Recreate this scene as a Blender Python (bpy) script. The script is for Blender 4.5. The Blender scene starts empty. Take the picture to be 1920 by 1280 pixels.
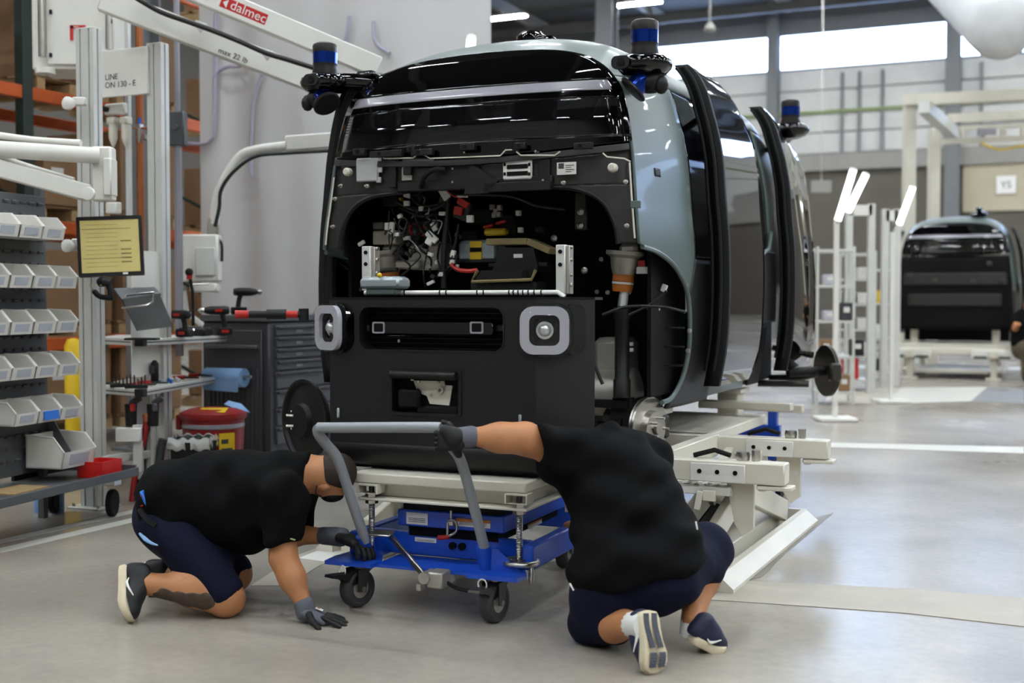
import bpy, bmesh, math, random
import numpy as np
from mathutils import Vector, Matrix
random.seed(7); rng = np.random.default_rng(7)
PI = math.pi
scene = bpy.context.scene
COL = scene.collection
# ---------------------------------------------------------------- camera
FPX = 2300.0; CAM_H = 1.3; PITCH = math.atan(78 / FPX)
cd = bpy.data.cameras.new('camera'); cam = bpy.data.objects.new('camera', cd); COL.objects.link(cam)
cam.location = (0, 0, CAM_H); cam.rotation_euler = (PI / 2 - PITCH, 0, 0)
cd.sensor_width = 36.0; cd.lens = 36.0 * FPX / 1920; cd.clip_end = 300
cd.dof.use_dof = True; cd.dof.focus_distance = 5.6; cd.dof.aperture_fstop = 1.9
scene.camera = cam
# ---------------------------------------------------------------- world, exposure
w = bpy.data.worlds.new('world'); scene.world = w; w.use_nodes = True
w.node_tree.nodes['Background'].inputs[0].default_value = (0.75, 0.85, 1, 1)
w.node_tree.nodes['Background'].inputs[1].default_value = 0.3
vs = scene.view_settings
vs.view_transform = 'Standard'; vs.look = 'None'; vs.gamma = 1; vs.use_curve_mapping = False
vs.exposure = 1.5
cy = scene.cycles; cy.max_bounces = 7; cy.diffuse_bounces = 3; cy.glossy_bounces = 3; cy.transparent_max_bounces = 6; cy.adaptive_threshold = .07; cy.adaptive_min_samples = 16
LAMP_POWER = 44.0      # emission of the ceiling tubes
WINDOW_POWER = 6.0     # daylight in the clerestory panes
# ---------------------------------------------------------------- frames
def ray(x, y):
    a = (x - 960) / FPX; b = (640 - y) / FPX
    return np.array([a, math.cos(PITCH) + b * math.sin(PITCH), -math.sin(PITCH) + b * math.cos(PITCH)])
EYE = np.array([0, 0, CAM_H])
def P(x, y, d):
    r = ray(x, y); return r * (d / r[1]) + EYE
def G(x, y, z=0.0):
    r = ray(x, y); return r * ((z - CAM_H) / r[2]) + EYE
def pix(w_):
    q = np.asarray(w_) - EYE; k = q @ np.array((0, math.cos(PITCH), -math.sin(PITCH))); return 960 + FPX * q[0] / k, 640 - FPX * (q @ np.array((0, math.sin(PITCH), math.cos(PITCH)))) / k
class Frame:
    """a building / vehicle frame: u to the right, v away, yaw in degrees"""
    def __init__(s, ox, oy, yaw):
        t = math.radians(yaw); s.o = np.array([ox, oy, 0.0]); s.yaw = t
        s.u = np.array([math.cos(t), -math.sin(t), 0]); s.v = np.array([math.sin(t), math.cos(t), 0])
    def loc(s, w_):
        q = np.asarray(w_) - s.o; return np.array([q @ s.u, q @ s.v, w_[2]])
    def wld(s, p):
        return s.o + s.u * p[0] + s.v * p[1] + np.array([0, 0, p[2]])
    def onv(s, x, y, v):
        r = ray(x, y); c = EYE - s.o; t = (v - c @ s.v) / (r @ s.v); return s.loc(EYE + r * t)
    def onu(s, x, y, u):
        r = ray(x, y); c = EYE - s.o; t = (u - c @ s.u) / (r @ s.u); return s.loc(EYE + r * t)
    def onz(s, x, y, z): return s.loc(G(x, y, z))
V = Frame(-.194, 6.391, 25)      # the vehicle
T = Frame(-.366, 5.075, 23)      # the blue lift trolley
BF = Frame(0, 0, 24.5)           # the hall
# ---------------------------------------------------------------- materials
def C(h):
    h = h.lstrip('#'); o = []
    for i in (0, 2, 4):
        c = int(h[i:i + 2], 16) / 255; o.append(c / 12.92 if c <= .04045 else ((c + .055) / 1.055) ** 2.4)
    return (*o, 1.0)
M = {}
def mat(name, col, rough=.5, metal=0.0, var=.06, scale=6.0, bump=0.0, bscale=60.0, coat=0.0, emit=0.0, alpha=1.0, trans=0.0, spec=.5, ior=1.45):
    m = bpy.data.materials.new(name); m.use_nodes = True; nt = m.node_tree
    b = nt.nodes['Principled BSDF']; c = C(col) if isinstance(col, str) else (*col[:3], 1)
    tc = nt.nodes.new('ShaderNodeTexCoord')
    if var > 0:
        n = nt.nodes.new('ShaderNodeTexNoise'); n.inputs['Scale'].default_value = scale; n.inputs['Detail'].default_value = 4
        nt.links.new(tc.outputs['Object'], n.inputs['Vector'])
        r = nt.nodes.new('ShaderNodeValToRGB'); r.color_ramp.elements[0].position = .3; r.color_ramp.elements[1].position = .7
        r.color_ramp.elements[0].color = (*[x * (1 - var) for x in c[:3]], 1)
        r.color_ramp.elements[1].color = (*[min(1, x * (1 + var)) for x in c[:3]], 1)
        nt.links.new(n.outputs['Fac'], r.inputs['Fac']); nt.links.new(r.outputs['Color'], b.inputs['Base Color'])
    else:
        b.inputs['Base Color'].default_value = c
    b.inputs['Roughness'].default_value = rough; b.inputs['Metallic'].default_value = metal
    b.inputs['Coat Weight'].default_value = coat; b.inputs['Coat Roughness'].default_value = .03
    b.inputs['Specular IOR Level'].default_value = spec; b.inputs['IOR'].default_value = ior
    b.inputs['Alpha'].default_value = alpha; b.inputs['Transmission Weight'].default_value = trans
    if emit:
        b.inputs['Emission Color'].default_value = c; b.inputs['Emission Strength'].default_value = emit
    if bump:
        n2 = nt.nodes.new('ShaderNodeTexNoise'); n2.inputs['Scale'].default_value = bscale; n2.inputs['Detail'].default_value = 5
        nt.links.new(tc.outputs['Object'], n2.inputs['Vector'])
        bp = nt.nodes.new('ShaderNodeBump'); bp.inputs['Strength'].default_value = bump; bp.inputs['Distance'].default_value = .01
        nt.links.new(n2.outputs['Fac'], bp.inputs['Height']); nt.links.new(bp.outputs['Normal'], b.inputs['Normal'])
    M[name] = m; return m
mat('white_paint', '#d9d7d0', .35, var=.03)
mat('cream_paint', '#cfcabc', .4, var=.04)
mat('alu', '#c9c9c4', .4, .25, var=.04)
mat('steel', '#b8b5ae', .28, 1.0, var=.06)
mat('cast', '#a9a49b', .45, .6, var=.1, bump=.1)
mat('grey_tube', '#8b8e93', .35, .1, var=.04)
mat('dark_steel', '#45433f', .4, .7, var=.1)
mat('black_plastic', '#121112', .5, var=.1, spec=.4)
mat('black_rubber', '#0a0a0b', .65, var=.1, spec=.3)
mat('matte_black', '#191718', .5, var=.05, scale=3, spec=.35)
mat('bay_black', '#070607', .7, var=.1, spec=.2)
mat('carrier', '#242221', .45, var=.14, scale=14)
mat('gloss_black', '#030304', .03, var=0, coat=.5, spec=.3)
mat('body_paint', '#5b6765', .34, var=.015, scale=2, coat=.08, spec=.25)
mat('body_grey', '#56605f', .3, var=.02, coat=.5)
mat('tint_glass', '#0a0a0c', .02, var=0, alpha=.72, coat=1.0)
mat('lamp_bar', '#8d8b93', .2, var=.03, coat=.6)
mat('orange_rubber', '#a8601f', .5, var=.08)
mat('red', '#b3221d', .4, var=.08)
mat('bin_red', '#c31d1a', .45, var=.05)
mat('can_red', '#8e1d1f', .35, var=.06)
mat('yellow', '#d8b31f', .5, var=.05)
mat('blue_paint', '#1246b4', .35, var=.06, coat=.3)
mat('lidar_blue', '#0a2f86', .12, .7, var=0)
mat('lidar_grey', '#2c2a29', .35, .4, var=.04, spec=.3)
mat('bin_white', '#d8d5ce', .45, var=.03)
mat('panel_grey', '#58595b', .55, var=.06)
mat('paper', '#d5d4cf', .7, var=.03)
mat('paper_blue', '#7fa3cd', .8, var=.05, bump=.15)
mat('cardboard', '#8a6a4c', .8, var=.08)
mat('wood', '#a58a62', .75, var=.15, scale=20)
mat('rack_orange', '#b9531d', .5, var=.08)
mat('rack_green', '#28332f', .5, var=.06)
mat('copper', '#a4623c', .35, .6, var=.08)
mat('cabinet_dark', '#39393c', .42, var=.05)
mat('cabinet_grey', '#55575a', .4, .2, var=.05)
mat('text_dark', '#3c3c3e', .7, var=0)
mat('text_white', '#e6e4e0', .6, var=0)
mat('label_red', '#bb1f1c', .5, var=.02)
mat('wheel_grey', '#37373a', .6, var=.08)
mat('card_grey', '#b4b8c2', .7, var=.03)
mat('radar_grey', '#aeafae', .5, var=.05)
mat('cable_black', '#111110', .5, var=.05)
mat('cable_green', '#16201c', .5, var=.05)
mat('foam', '#7d6f4c', .9, var=.12, bump=.4, bscale=120)
mat('ecu', '#9aa3a6', .35, .4, var=.05)
mat('lens', '#3a3a3e', .03, var=0, alpha=.14, coat=1.0)
mat('lamp_ring', '#b4b3bb', .25, var=.02)
mat('glass_tube', '#d7dad8', .1, .7, var=0)
mat('blue_tape', '#2a6bc4', .5, var=.04)
mat('skin', '#b07850', .5, var=.07, scale=12, bump=.08, bscale=90)
mat('skin_tan', '#96623f', .5, var=.09, scale=12, bump=.08, bscale=90)
mat('hair', '#2c211b', .75, var=.25, scale=60, bump=.3, bscale=220)
mat('shirt', '#060607', .9, var=.2, scale=5, bump=.5, bscale=11, spec=.15)
mat('navy', '#111428', .9, var=.12, scale=8, bump=.5, bscale=16, spec=.2)
mat('glove_grey', '#5b5d66', .8, var=.08, bump=.2, bscale=150)
mat('glove_black', '#0e0e0f', .65, var=.1)
mat('sole_white', '#cbbfa3', .6, var=.06, scale=12)
mat('shoe_black', '#1a1a1c', .6, var=.15, scale=20)
mat('shoe_navy', '#1d1e3a', .6, var=.12, scale=20)
mat('tread_grey', '#4a4d57', .7, var=.1)
mat('sock', '#dcdcd8', .85, var=.04, bump=.3, bscale=120)
mat('khaki', '#5a5040', .8, var=.15)
mat('tube_light', '#f4fbff', .4, var=0, emit=LAMP_POWER)
mat('stand_light', '#f4fffb', .4, var=0, emit=2.2)
mat('window_pane', '#abcbff', .3, var=0, emit=WINDOW_POWER)
mat('screen', '#a89c62', .4, var=0, emit=.16)
# ---------------------------------------------------------------- mesh builder
def rotm(rx=0, ry=0, rz=0):
    return np.array(Matrix.Rotation(rz, 3, 'Z') @ Matrix.Rotation(ry, 3, 'Y') @ Matrix.Rotation(rx, 3, 'X'))
def basis(axis):
    a = np.asarray(axis, float); a = a / np.linalg.norm(a)
    h = np.array([0, 0, 1.0]) if abs(a[2]) < .9 else np.array([1.0, 0, 0])
    x = np.cross(h, a); x /= np.linalg.norm(x); return x, np.cross(a, x), a
def rrect(w_, h_, r, n=5, cx=0, cy=0):
    o = []
    for (sx, sy, a0) in ((1, 1, 0), (-1, 1, 90), (-1, -1, 180), (1, -1, 270)):
        for i in range(n + 1):
            a = math.radians(a0 + 90 * i / n)
            o.append((cx + sx * (w_ / 2 - r) + r * math.cos(a), cy + sy * (h_ / 2 - r) + r * math.sin(a)))
    return o
class MB:
    def __init__(s): s.v = []; s.f = []; s.mi = []
    def add(s, vs_, fs, mi=0):
        k = len(s.v); s.v += [tuple(map(float, p)) for p in vs_]; s.f += [tuple(k + i for i in f) for f in fs]; s.mi += [mi] * len(fs); return s
    def box(s, c, sz, R=None, bev=0.0, mi=0):
        c = np.asarray(c, float); h = np.asarray(sz, float) / 2
        S = [(i, j, k) for i in (-1, 1) for j in (-1, 1) for k in (-1, 1)]
        if bev <= 0:
            vs_ = [h * np.array(q) for q in S]
            fs = [(0, 1, 3, 2), (4, 6, 7, 5), (0, 4, 5, 1), (2, 3, 7, 6), (0, 2, 6, 4), (1, 5, 7, 3)]
        else:
            b = min(bev, *(h * .95)); vs_ = []; ix = {}
            for q in S:
                for a in range(3):
                    p = (h - b) * np.array(q); p[a] = h[a] * q[a]; ix[(q, a)] = len(vs_); vs_.append(p)
            fs = []
            for a in range(3):
                o1, o2 = [k for k in range(3) if k != a]
                for sg in (-1, 1):
                    cs = []
                    for (p1, p2) in ((-1, -1), (1, -1), (1, 1), (-1, 1)):
                        q = [0, 0, 0]; q[a] = sg; q[o1] = p1; q[o2] = p2; cs.append(ix[(tuple(q), a)])
                    fs.append(tuple(cs))
            for a in range(3):
                for b2 in range(a + 1, 3):
                    c3 = 3 - a - b2
                    for sa in (-1, 1):
                        for sb in (-1, 1):
                            q = [0, 0, 0]; q[a] = sa; q[b2] = sb; q1 = list(q); q1[c3] = -1; q2 = list(q); q2[c3] = 1
                            fs.append((ix[(tuple(q1), a)], ix[(tuple(q2), a)], ix[(tuple(q2), b2)], ix[(tuple(q1), b2)]))
            for q in S: fs.append(tuple(ix[(q, a)] for a in range(3)))
        if R is not None: vs_ = [R @ p for p in vs_]
        return s.add([c + p for p in vs_], fs, mi)
    def bar(s, p0, p1, w_, h_, bev=0.0, up=(0, 0, 1), mi=0):
        p0 = np.asarray(p0, float); p1 = np.asarray(p1, float); a = p1 - p0; L = np.linalg.norm(a); a /= L
        x = np.cross(np.asarray(up, float), a)
        if np.linalg.norm(x) < 1e-3: x = np.cross((1.0, 0, 0), a)
        x /= np.linalg.norm(x); R = np.stack([x, np.cross(a, x), a], 1)
        return s.box((p0 + p1) / 2, (w_, h_, L), R, bev, mi)
    def cyl(s, p0, p1, r0, r1=None, n=16, cap=True, mi=0):
        r1 = r0 if r1 is None else r1; p0 = np.asarray(p0, float); p1 = np.asarray(p1, float); x, y, a = basis(p1 - p0)
        vs_ = []
        for p, r in ((p0, r0), (p1, r1)):
            for i in range(n):
                t = 2 * PI * i / n; vs_.append(p + r * (x * math.cos(t) + y * math.sin(t)))
        fs = [(i, (i + 1) % n, n + (i + 1) % n, n + i) for i in range(n)]
        if cap: fs += [tuple(range(n))[::-1], tuple(range(n, 2 * n))]
        return s.add(vs_, fs, mi)
    def tube(s, pts, r, n=8, mi=0, sub=0):
        pts = [np.asarray(p, float) for p in pts]
        if sub: pts = smooth_path(pts, sub)
        rs = r if hasattr(r, '__len__') else [r] * len(pts)
        if len(rs) != len(pts): rs = np.interp(np.linspace(0, 1, len(pts)), np.linspace(0, 1, len(rs)), rs)
        vs_ = []; x = None
        for i, p in enumerate(pts):
            d = pts[min(i + 1, len(pts) - 1)] - pts[max(i - 1, 0)]; d = d / (np.linalg.norm(d) + 1e-9)
            if x is None: x, y, _ = basis(d)
            else:
                x = x - d * (x @ d); x /= np.linalg.norm(x) + 1e-9; y = np.cross(d, x)
            for k in range(n):
                t = 2 * PI * k / n; vs_.append(p + rs[i] * (x * math.cos(t) + y * math.sin(t)))
        fs = []
        for i in range(len(pts) - 1):
            for k in range(n):
                fs.append((i * n + k, i * n + (k + 1) % n, (i + 1) * n + (k + 1) % n, (i + 1) * n + k))
        fs += [tuple(range(n))[::-1], tuple(range((len(pts) - 1) * n, len(pts) * n))]
        return s.add(vs_, fs, mi)
    def lathe(s, prof, o, axis=(0, 0, 1), n=28, mi=0, closed=False):
        x, y, a = basis(axis); o = np.asarray(o, float); vs_ = []; m = len(prof)
        for (r, h) in prof:
            for k in range(n):
                t = 2 * PI * k / n; vs_.append(o + a * h + max(r, 1e-4) * (x * math.cos(t) + y * math.sin(t)))
        fs = []
        for i in range(m if closed else m - 1):
            j = (i + 1) % m
            for k in range(n): fs.append((i * n + k, i * n + (k + 1) % n, j * n + (k + 1) % n, j * n + k))
        if not closed:
            fs += [tuple(range(n))[::-1], tuple(range((m - 1) * n, m * n))]
        return s.add(vs_, fs, mi)
    def prism(s, poly, o, ex, ey, dep, mi=0, bev=0.0):
        """polygon in the plane (o, ex, ey), pushed by the vector dep"""
        o = np.asarray(o, float); ex = np.asarray(ex, float); ey = np.asarray(ey, float); dep = np.asarray(dep, float); n = len(poly)
        A = [o + ex * p[0] + ey * p[1] for p in poly]; vs_ = A + [p + dep for p in A]
        fs = [tuple(range(n))[::-1], tuple(range(n, 2 * n))] + [(i, (i + 1) % n, n + (i + 1) % n, n + i) for i in range(n)]
        return s.add(vs_, fs, mi)
    def ring(s, outer, inner, o, ex, ey, dep, mi=0):
        """frame between two polygons with the same number of points"""
        o = np.asarray(o, float); ex = np.asarray(ex, float); ey = np.asarray(ey, float); dep = np.asarray(dep, float); n = len(outer)
        pt = lambda p: o + ex * p[0] + ey * p[1]
        a = [pt(p) for p in outer]; b = [pt(p) for p in inner]
        vs_ = a + b + [p + dep for p in a] + [p + dep for p in b]; fs = []
        for i in range(n):
            j = (i + 1) % n
            fs += [(i, j, n + j, n + i), (2 * n + i, 3 * n + i, 3 * n + j, 2 * n + j), (i, 2 * n + i, 2 * n + j, j), (n + i, n + j, 3 * n + j, 3 * n + i)]
        return s.add(vs_, fs, mi)
    def sphere(s, c, r, n=12, mi=0):
        r = np.asarray(r, float) * np.ones(3); c = np.asarray(c, float); m = n // 2 + 1; vs_ = []
        for i in range(m):
            t = PI * i / (m - 1)
            for k in range(n):
                q = 2 * PI * k / n; vs_.append(c + r * np.array([math.sin(t) * math.cos(q), math.sin(t) * math.sin(q), math.cos(t)]))
        fs = [(i * n + k, i * n + (k + 1) % n, (i + 1) * n + (k + 1) % n, (i + 1) * n + k) for i in range(m - 1) for k in range(n)]
        return s.add(vs_, fs, mi)
    def build(s, name, mats, parent=None, smooth=38, kind=None, label=None):
        me = bpy.data.meshes.new(name); me.from_pydata(s.v, [], s.f)
        for m in (mats if isinstance(mats, (list, tuple)) else [mats]): me.materials.append(M[m] if isinstance(m, str) else m)
        if any(s.mi): me.polygons.foreach_set('material_index', s.mi)
        bm = bmesh.new(); bm.from_mesh(me); bmesh.ops.remove_doubles(bm, verts=bm.verts, dist=1e-5)
        bmesh.ops.recalc_face_normals(bm, faces=bm.faces); bm.to_mesh(me); bm.free()
        if smooth:
            me.shade_smooth(); me.set_sharp_from_angle(angle=math.radians(smooth))
        o = bpy.data.objects.new(name, me); COL.objects.link(o)
        if parent is not None: o.parent = parent
        if kind: o['kind'] = kind
        if label: o['label'] = label
        return o
def smooth_path(pts, sub=6):
    pts = [np.asarray(p, float) for p in pts]; q = [2 * pts[0] - pts[1]] + pts + [2 * pts[-1] - pts[-2]]; o = []
    for i in range(1, len(q) - 2):
        for k in range(sub):
            t = k / sub; a, b, c, d = q[i - 1], q[i], q[i + 1], q[i + 2]
            o.append(.5 * ((2 * b) + (-a + c) * t + (2 * a - 5 * b + 4 * c - d) * t * t + (-a + 3 * b - 3 * c + d) * t ** 3))
    o.append(pts[-1]); return o
def tag(o, label, cat, group=None, kind=None):
    o['label'] = label; o['category'] = cat
    if group: o['group'] = group
    if kind: o['kind'] = kind
    return o
def thing(name, label, cat, loc=(0, 0, 0), yaw=0.0, group=None):
    o = bpy.data.objects.new(name, None); COL.objects.link(o); o.empty_display_size = .1
    o.location = tuple(map(float, loc)); o.rotation_euler = (0, 0, -yaw); return tag(o, label, cat, group)
def fthing(name, label, cat, fr, group=None):
    return thing(name, label, cat, fr.o, fr.yaw, group)
def inframe(o, fr, p=(0, 0, 0)):
    o.location = tuple(map(float, fr.wld(p))); o.rotation_euler = (0, 0, -fr.yaw); return o
def struct(o):
    o['kind'] = 'structure'; return o
def copy_tree(o, parent=None):
    c = o.copy(); COL.objects.link(c)
    if parent is not None: c.parent = parent
    for ch in list(o.children): copy_tree(ch, c)
    return c
def text_mesh(body, size, name, matname, parent, o, ex, ey, font_extrude=.0008, align='LEFT', shear=0.0):
    """flat lettering lying in the plane (o, ex, ey), as a mesh part"""
    cu = bpy.data.curves.new('t', 'FONT'); cu.body = body; cu.size = size; cu.extrude = font_extrude; cu.align_x = align; cu.shear = shear
    cu.resolution_u = 3
    to = bpy.data.objects.new('t', cu); COL.objects.link(to); dg = bpy.context.evaluated_depsgraph_get()
    me = bpy.data.meshes.new_from_object(to.evaluated_get(dg)); bpy.data.objects.remove(to); bpy.data.curves.remove(cu)
    ex = np.asarray(ex, float); ey = np.asarray(ey, float); ex = ex / np.linalg.norm(ex); ey = ey / np.linalg.norm(ey); ez = np.cross(ex, ey); o = np.asarray(o, float)
    for v_ in me.vertices: v_.co = Vector(o + ex * v_.co[0] + ey * v_.co[1] + ez * v_.co[2])
    me.materials.clear(); me.materials.append(M[matname]); me.name = name
    ob = bpy.data.objects.new(name, me); COL.objects.link(ob)
    if parent is not None: ob.parent = parent
    return ob
# ---------------------------------------------------------------- implicit surfaces (for bodies and cloth)
def surface_net(f, lo, hi, h):
    lo = np.asarray(lo, float); n = np.ceil((np.asarray(hi) - lo) / h).astype(int) + 1
    ax = [lo[i] + h * np.arange(n[i]) for i in range(3)]
    X = np.stack(np.meshgrid(*ax, indexing='ij'), -1); D = f(X.reshape(-1, 3)).reshape(n); S = D < 0
    cnt = np.zeros(n - 1, int); acc = np.zeros((*(n - 1), 3)); ne = np.zeros(n - 1)
    def sub(A, i, j, k): return A[i:n[0] - 1 + i, j:n[1] - 1 + j, k:n[2] - 1 + k]
    cor = [(i, j, k) for i in (0, 1) for j in (0, 1) for k in (0, 1)]
    for c in cor: cnt += sub(S, *c)
    for a in range(3):
        for c in cor:
            if c[a]: continue
            c2 = list(c); c2[a] = 1; d0 = sub(D, *c); d1 = sub(D, *c2); cr = (d0 < 0) != (d1 < 0)
            t = np.where(cr, d0 / np.where(cr, d0 - d1, 1), 0)
            for b in range(3): acc[..., b] += np.where(cr, (c[b] + (t if b == a else 0)), 0)
            ne += cr
    act = (cnt > 0) & (cnt < 8); idx = -np.ones(n - 1, int); idx[act] = np.arange(act.sum())
    cell = np.argwhere(act); vs_ = lo + h * (cell + acc[act] / ne[act][:, None]); fs = []
    for a in range(3):
        b, c = [(1, 2), (2, 0), (0, 1)][a]
        sl0 = [slice(1, n[i] - 1) for i in range(3)]; sl0[a] = slice(0, n[a] - 1); sl1 = list(sl0); sl1[a] = slice(1, n[a])
        s0 = S[tuple(sl0)]; s1 = S[tuple(sl1)]; e = np.argwhere(s0 != s1)
        if not len(e): continue
        off = np.ones(3, int); off[a] = 0; p = e + off; fl = s0[tuple(e.T)]
        def q(db, dc):
            r = p.copy(); r[:, b] -= db; r[:, c] -= dc; return idx[tuple(r.T)]
        A = np.stack([q(1, 1), q(0, 1), q(0, 0), q(1, 0)], 1); A[~fl] = A[~fl][:, ::-1]; fs.append(A)
    return vs_, np.concatenate(fs)
def s_cone(X, a, b, ra, rb):
    a = np.asarray(a, float); b = np.asarray(b, float); d = b - a; t = np.clip((X - a) @ d / (d @ d), 0, 1)
    return np.linalg.norm(X - a - t[:, None] * d, axis=1) - (ra + (rb - ra) * t)
def s_ell(X, c, r, R=None):
    q = X - np.asarray(c, float)
    if R is not None: q = q @ R
    r = np.asarray(r, float); k = np.linalg.norm(q / r, axis=1); k2 = np.linalg.norm(q / r ** 2, axis=1); return k * (k - 1) / np.maximum(k2, 1e-6)
def smin(a, b, k):
    h = np.clip(.5 + .5 * (b - a) / k, 0, 1); return b + (a - b) * h - k * h * (1 - h)
def blob(prims, k):
    def f(X):
        d = None
        for p in prims:
            e = s_cone(X, *p[1:]) if p[0] == 'c' else s_ell(X, *p[1:])
            d = e if d is None else smin(d, e, k)
        return d
    return f
def net_obj(name, f, lo, hi, h, matname, parent, cuts=(), smooth_it=2, disp=None):
    def g(X):
        d = f(X)
        if disp is not None: d = d + disp(X)
        for (pt, nr) in cuts: d = np.maximum(d, (X - np.asarray(pt)) @ (np.asarray(nr, float) / np.linalg.norm(nr)))
        return d
    vs_, fs = surface_net(g, lo, hi, h)
    me = bpy.data.meshes.new(name); me.from_pydata(vs_.tolist(), [], fs.tolist()); me.materials.append(M[matname])
    if smooth_it:
        bm = bmesh.new(); bm.from_mesh(me)
        for _ in range(smooth_it): bmesh.ops.smooth_vert(bm, verts=bm.verts, factor=.5, use_axis_x=True, use_axis_y=True, use_axis_z=True)
        bm.to_mesh(me); bm.free()
    me.shade_smooth(); o = bpy.data.objects.new(name, me); COL.objects.link(o)
    if parent is not None: o.parent = parent
    return o
# ================================================================ the hall
U0, U1, V0, V1, HZ = -24.0, 26.0, -14.0, 42.0, 11.4
def floor_material():
    m = bpy.data.materials.new('polished_concrete'); m.use_nodes = True; nt = m.node_tree; b = nt.nodes['Principled BSDF']
    tc = nt.nodes.new('ShaderNodeTexCoord')
    def noise(sc, det, dist=0.0):
        n = nt.nodes.new('ShaderNodeTexNoise'); n.inputs['Scale'].default_value = sc; n.inputs['Detail'].default_value = det
        n.inputs['Distortion'].default_value = dist; nt.links.new(tc.outputs['Object'], n.inputs['Vector']); return n
    def ramp(src, p0, p1, c0, c1):
        r = nt.nodes.new('ShaderNodeValToRGB'); e = r.color_ramp.elements; e[0].position = p0; e[1].position = p1; e[0].color = c0; e[1].color = c1
        nt.links.new(src, r.inputs['Fac']); return r
    a = noise(.5, 5, .4); c = noise(2.2, 7, .3); f = noise(22, 6)
    r1 = ramp(a.outputs['Fac'], .32, .68, C('#8d867c'), C('#a8a197'))
    r2 = ramp(c.outputs['Fac'], .35, .65, (.93, .93, .93, 1), (1.04, 1.035, 1.03, 1))
    r3 = ramp(f.outputs['Fac'], .3, .7, (.93, .93, .93, 1), (1.04, 1.04, 1.04, 1))
    def mul(x, y):
        q = nt.nodes.new('ShaderNodeMix'); q.data_type = 'RGBA'; q.blend_type = 'MULTIPLY'; q.inputs['Factor'].default_value = 1
        nt.links.new(x, q.inputs['A']); nt.links.new(y, q.inputs['B']); return q.outputs['Result']
    nt.links.new(mul(mul(r1.outputs['Color'], r2.outputs['Color']), r3.outputs['Color']), b.inputs['Base Color'])
    rr = ramp(a.outputs['Fac'], .3, .7, (.22, .22, .22, 1), (.28, .28, .28, 1)); nt.links.new(rr.outputs['Color'], b.inputs['Roughness'])
    bp = nt.nodes.new('ShaderNodeBump'); bp.inputs['Strength'].default_value = .012; bp.inputs['Distance'].default_value = .01
    nt.links.new(f.outputs['Fac'], bp.inputs['Height']); nt.links.new(bp.outputs['Normal'], b.inputs['Normal'])
    b.inputs['Specular IOR Level'].default_value = .5
    M['floor'] = m
floor_material()
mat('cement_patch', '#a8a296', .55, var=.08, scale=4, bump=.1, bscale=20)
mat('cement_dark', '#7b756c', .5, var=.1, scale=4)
mat('tape_white', '#bfbdb6', .5, var=.04)
mat('wall_dark', '#5e5850', .7, var=.06, scale=1)
mat('wall_lit', '#b3aa93', .7, var=.06, scale=.6)
mat('siding', '#c4c3c0', .6, var=.04, scale=2)
mat('siding_grey', '#77787a', .6, var=.05)
mat('wall_plain', '#a3a19c', .8, var=.05, scale=.5)
mat('ceiling_grey', '#4c4b4a', .8, var=.08, scale=.5)
mat('beam_light', '#8f8c87', .6, var=.05)
mat('column_grey', '#6f7072', .55, var=.05)
mat('curtain', '#c6c5c5', .7, var=.03, scale=1.2)
mat('fine_line', '#aaa6ba', .75, var=.03)
mat('green_pipe', '#8fa06a', .5, var=.03)
mat('duct', '#c9cacb', .75, var=.05, scale=3, bump=.3, bscale=6)
fl = struct(inframe(MB().box(((U0 + U1) / 2, (V0 + V1) / 2, -.1), (U1 - U0, V1 - V0, .2)).build('floor', 'floor', smooth=0), BF)); fl['label'] = 'glossy grey polished concrete factory floor'
def flat(name, pts, z, matname, frame=None, th=.002):
    mb = MB(); n = len(pts); v_ = [(p[0], p[1], z) for p in pts] + [(p[0], p[1], z - th) for p in pts]
    mb.add(v_, [tuple(range(n)), tuple(range(n, 2 * n))[::-1]] + [(i, n + i, n + (i + 1) % n, (i + 1) % n) for i in range(n)])
    return mb.build(name, matname, fl_parent, smooth=0)
fl_parent = None
def fpatch(name, pix, matname, z=.003):
    o = flat(name, [G(x, y) for x, y in pix], z, matname); struct(o); return o
fpatch('trim_1', [(0, 1012), (262, 953), (262, 960), (0, 1020)], 'tape_white')
fpatch('trim_2', [(0, 1028), (272, 966), (274, 974), (0, 1037)], 'tape_white')
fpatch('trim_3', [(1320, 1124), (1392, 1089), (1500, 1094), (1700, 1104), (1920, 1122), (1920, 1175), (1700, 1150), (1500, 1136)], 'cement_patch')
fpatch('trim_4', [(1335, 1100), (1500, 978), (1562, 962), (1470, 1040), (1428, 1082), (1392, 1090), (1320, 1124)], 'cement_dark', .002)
fpatch('trim_5', [(1470, 828), (1920, 838), (1920, 850), (1470, 836)], 'tape_white')
fpatch('trim_6', [(1540, 684), (1920, 688), (1920, 694), (1540, 689)], 'tape_white')
fpatch('trim_7', [(1690, 727), (1852, 725), (1820, 752), (1658, 757)], 'tape_white')
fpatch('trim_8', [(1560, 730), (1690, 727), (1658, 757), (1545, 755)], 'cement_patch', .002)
fpatch('trim_9', [(1852, 725), (1920, 728), (1920, 756), (1820, 752)], 'siding_grey', .002)
fpatch('trim_10', [(1535, 648), (1690, 596), (1694, 600), (1540, 655)], 'tape_white')
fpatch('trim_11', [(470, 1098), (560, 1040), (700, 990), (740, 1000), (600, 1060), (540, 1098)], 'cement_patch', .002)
fpatch('trim_12', [(560, 1047), (655, 1010), (720, 1010), (640, 1058)], 'paper', .004)
ce = struct(inframe(MB().box(((U0 + U1) / 2, (V0 + V1) / 2, HZ + .1), (U1 - U0, V1 - V0, .2)).build('ceiling', 'ceiling_grey', smooth=0), BF))
for k in range(11):
    u = -22 + 4.4 * k
    MB().box((u, 14, HZ - .22), (.16, 55.6, .4)).build('beam', 'beam_light', ce, 0)
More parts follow.
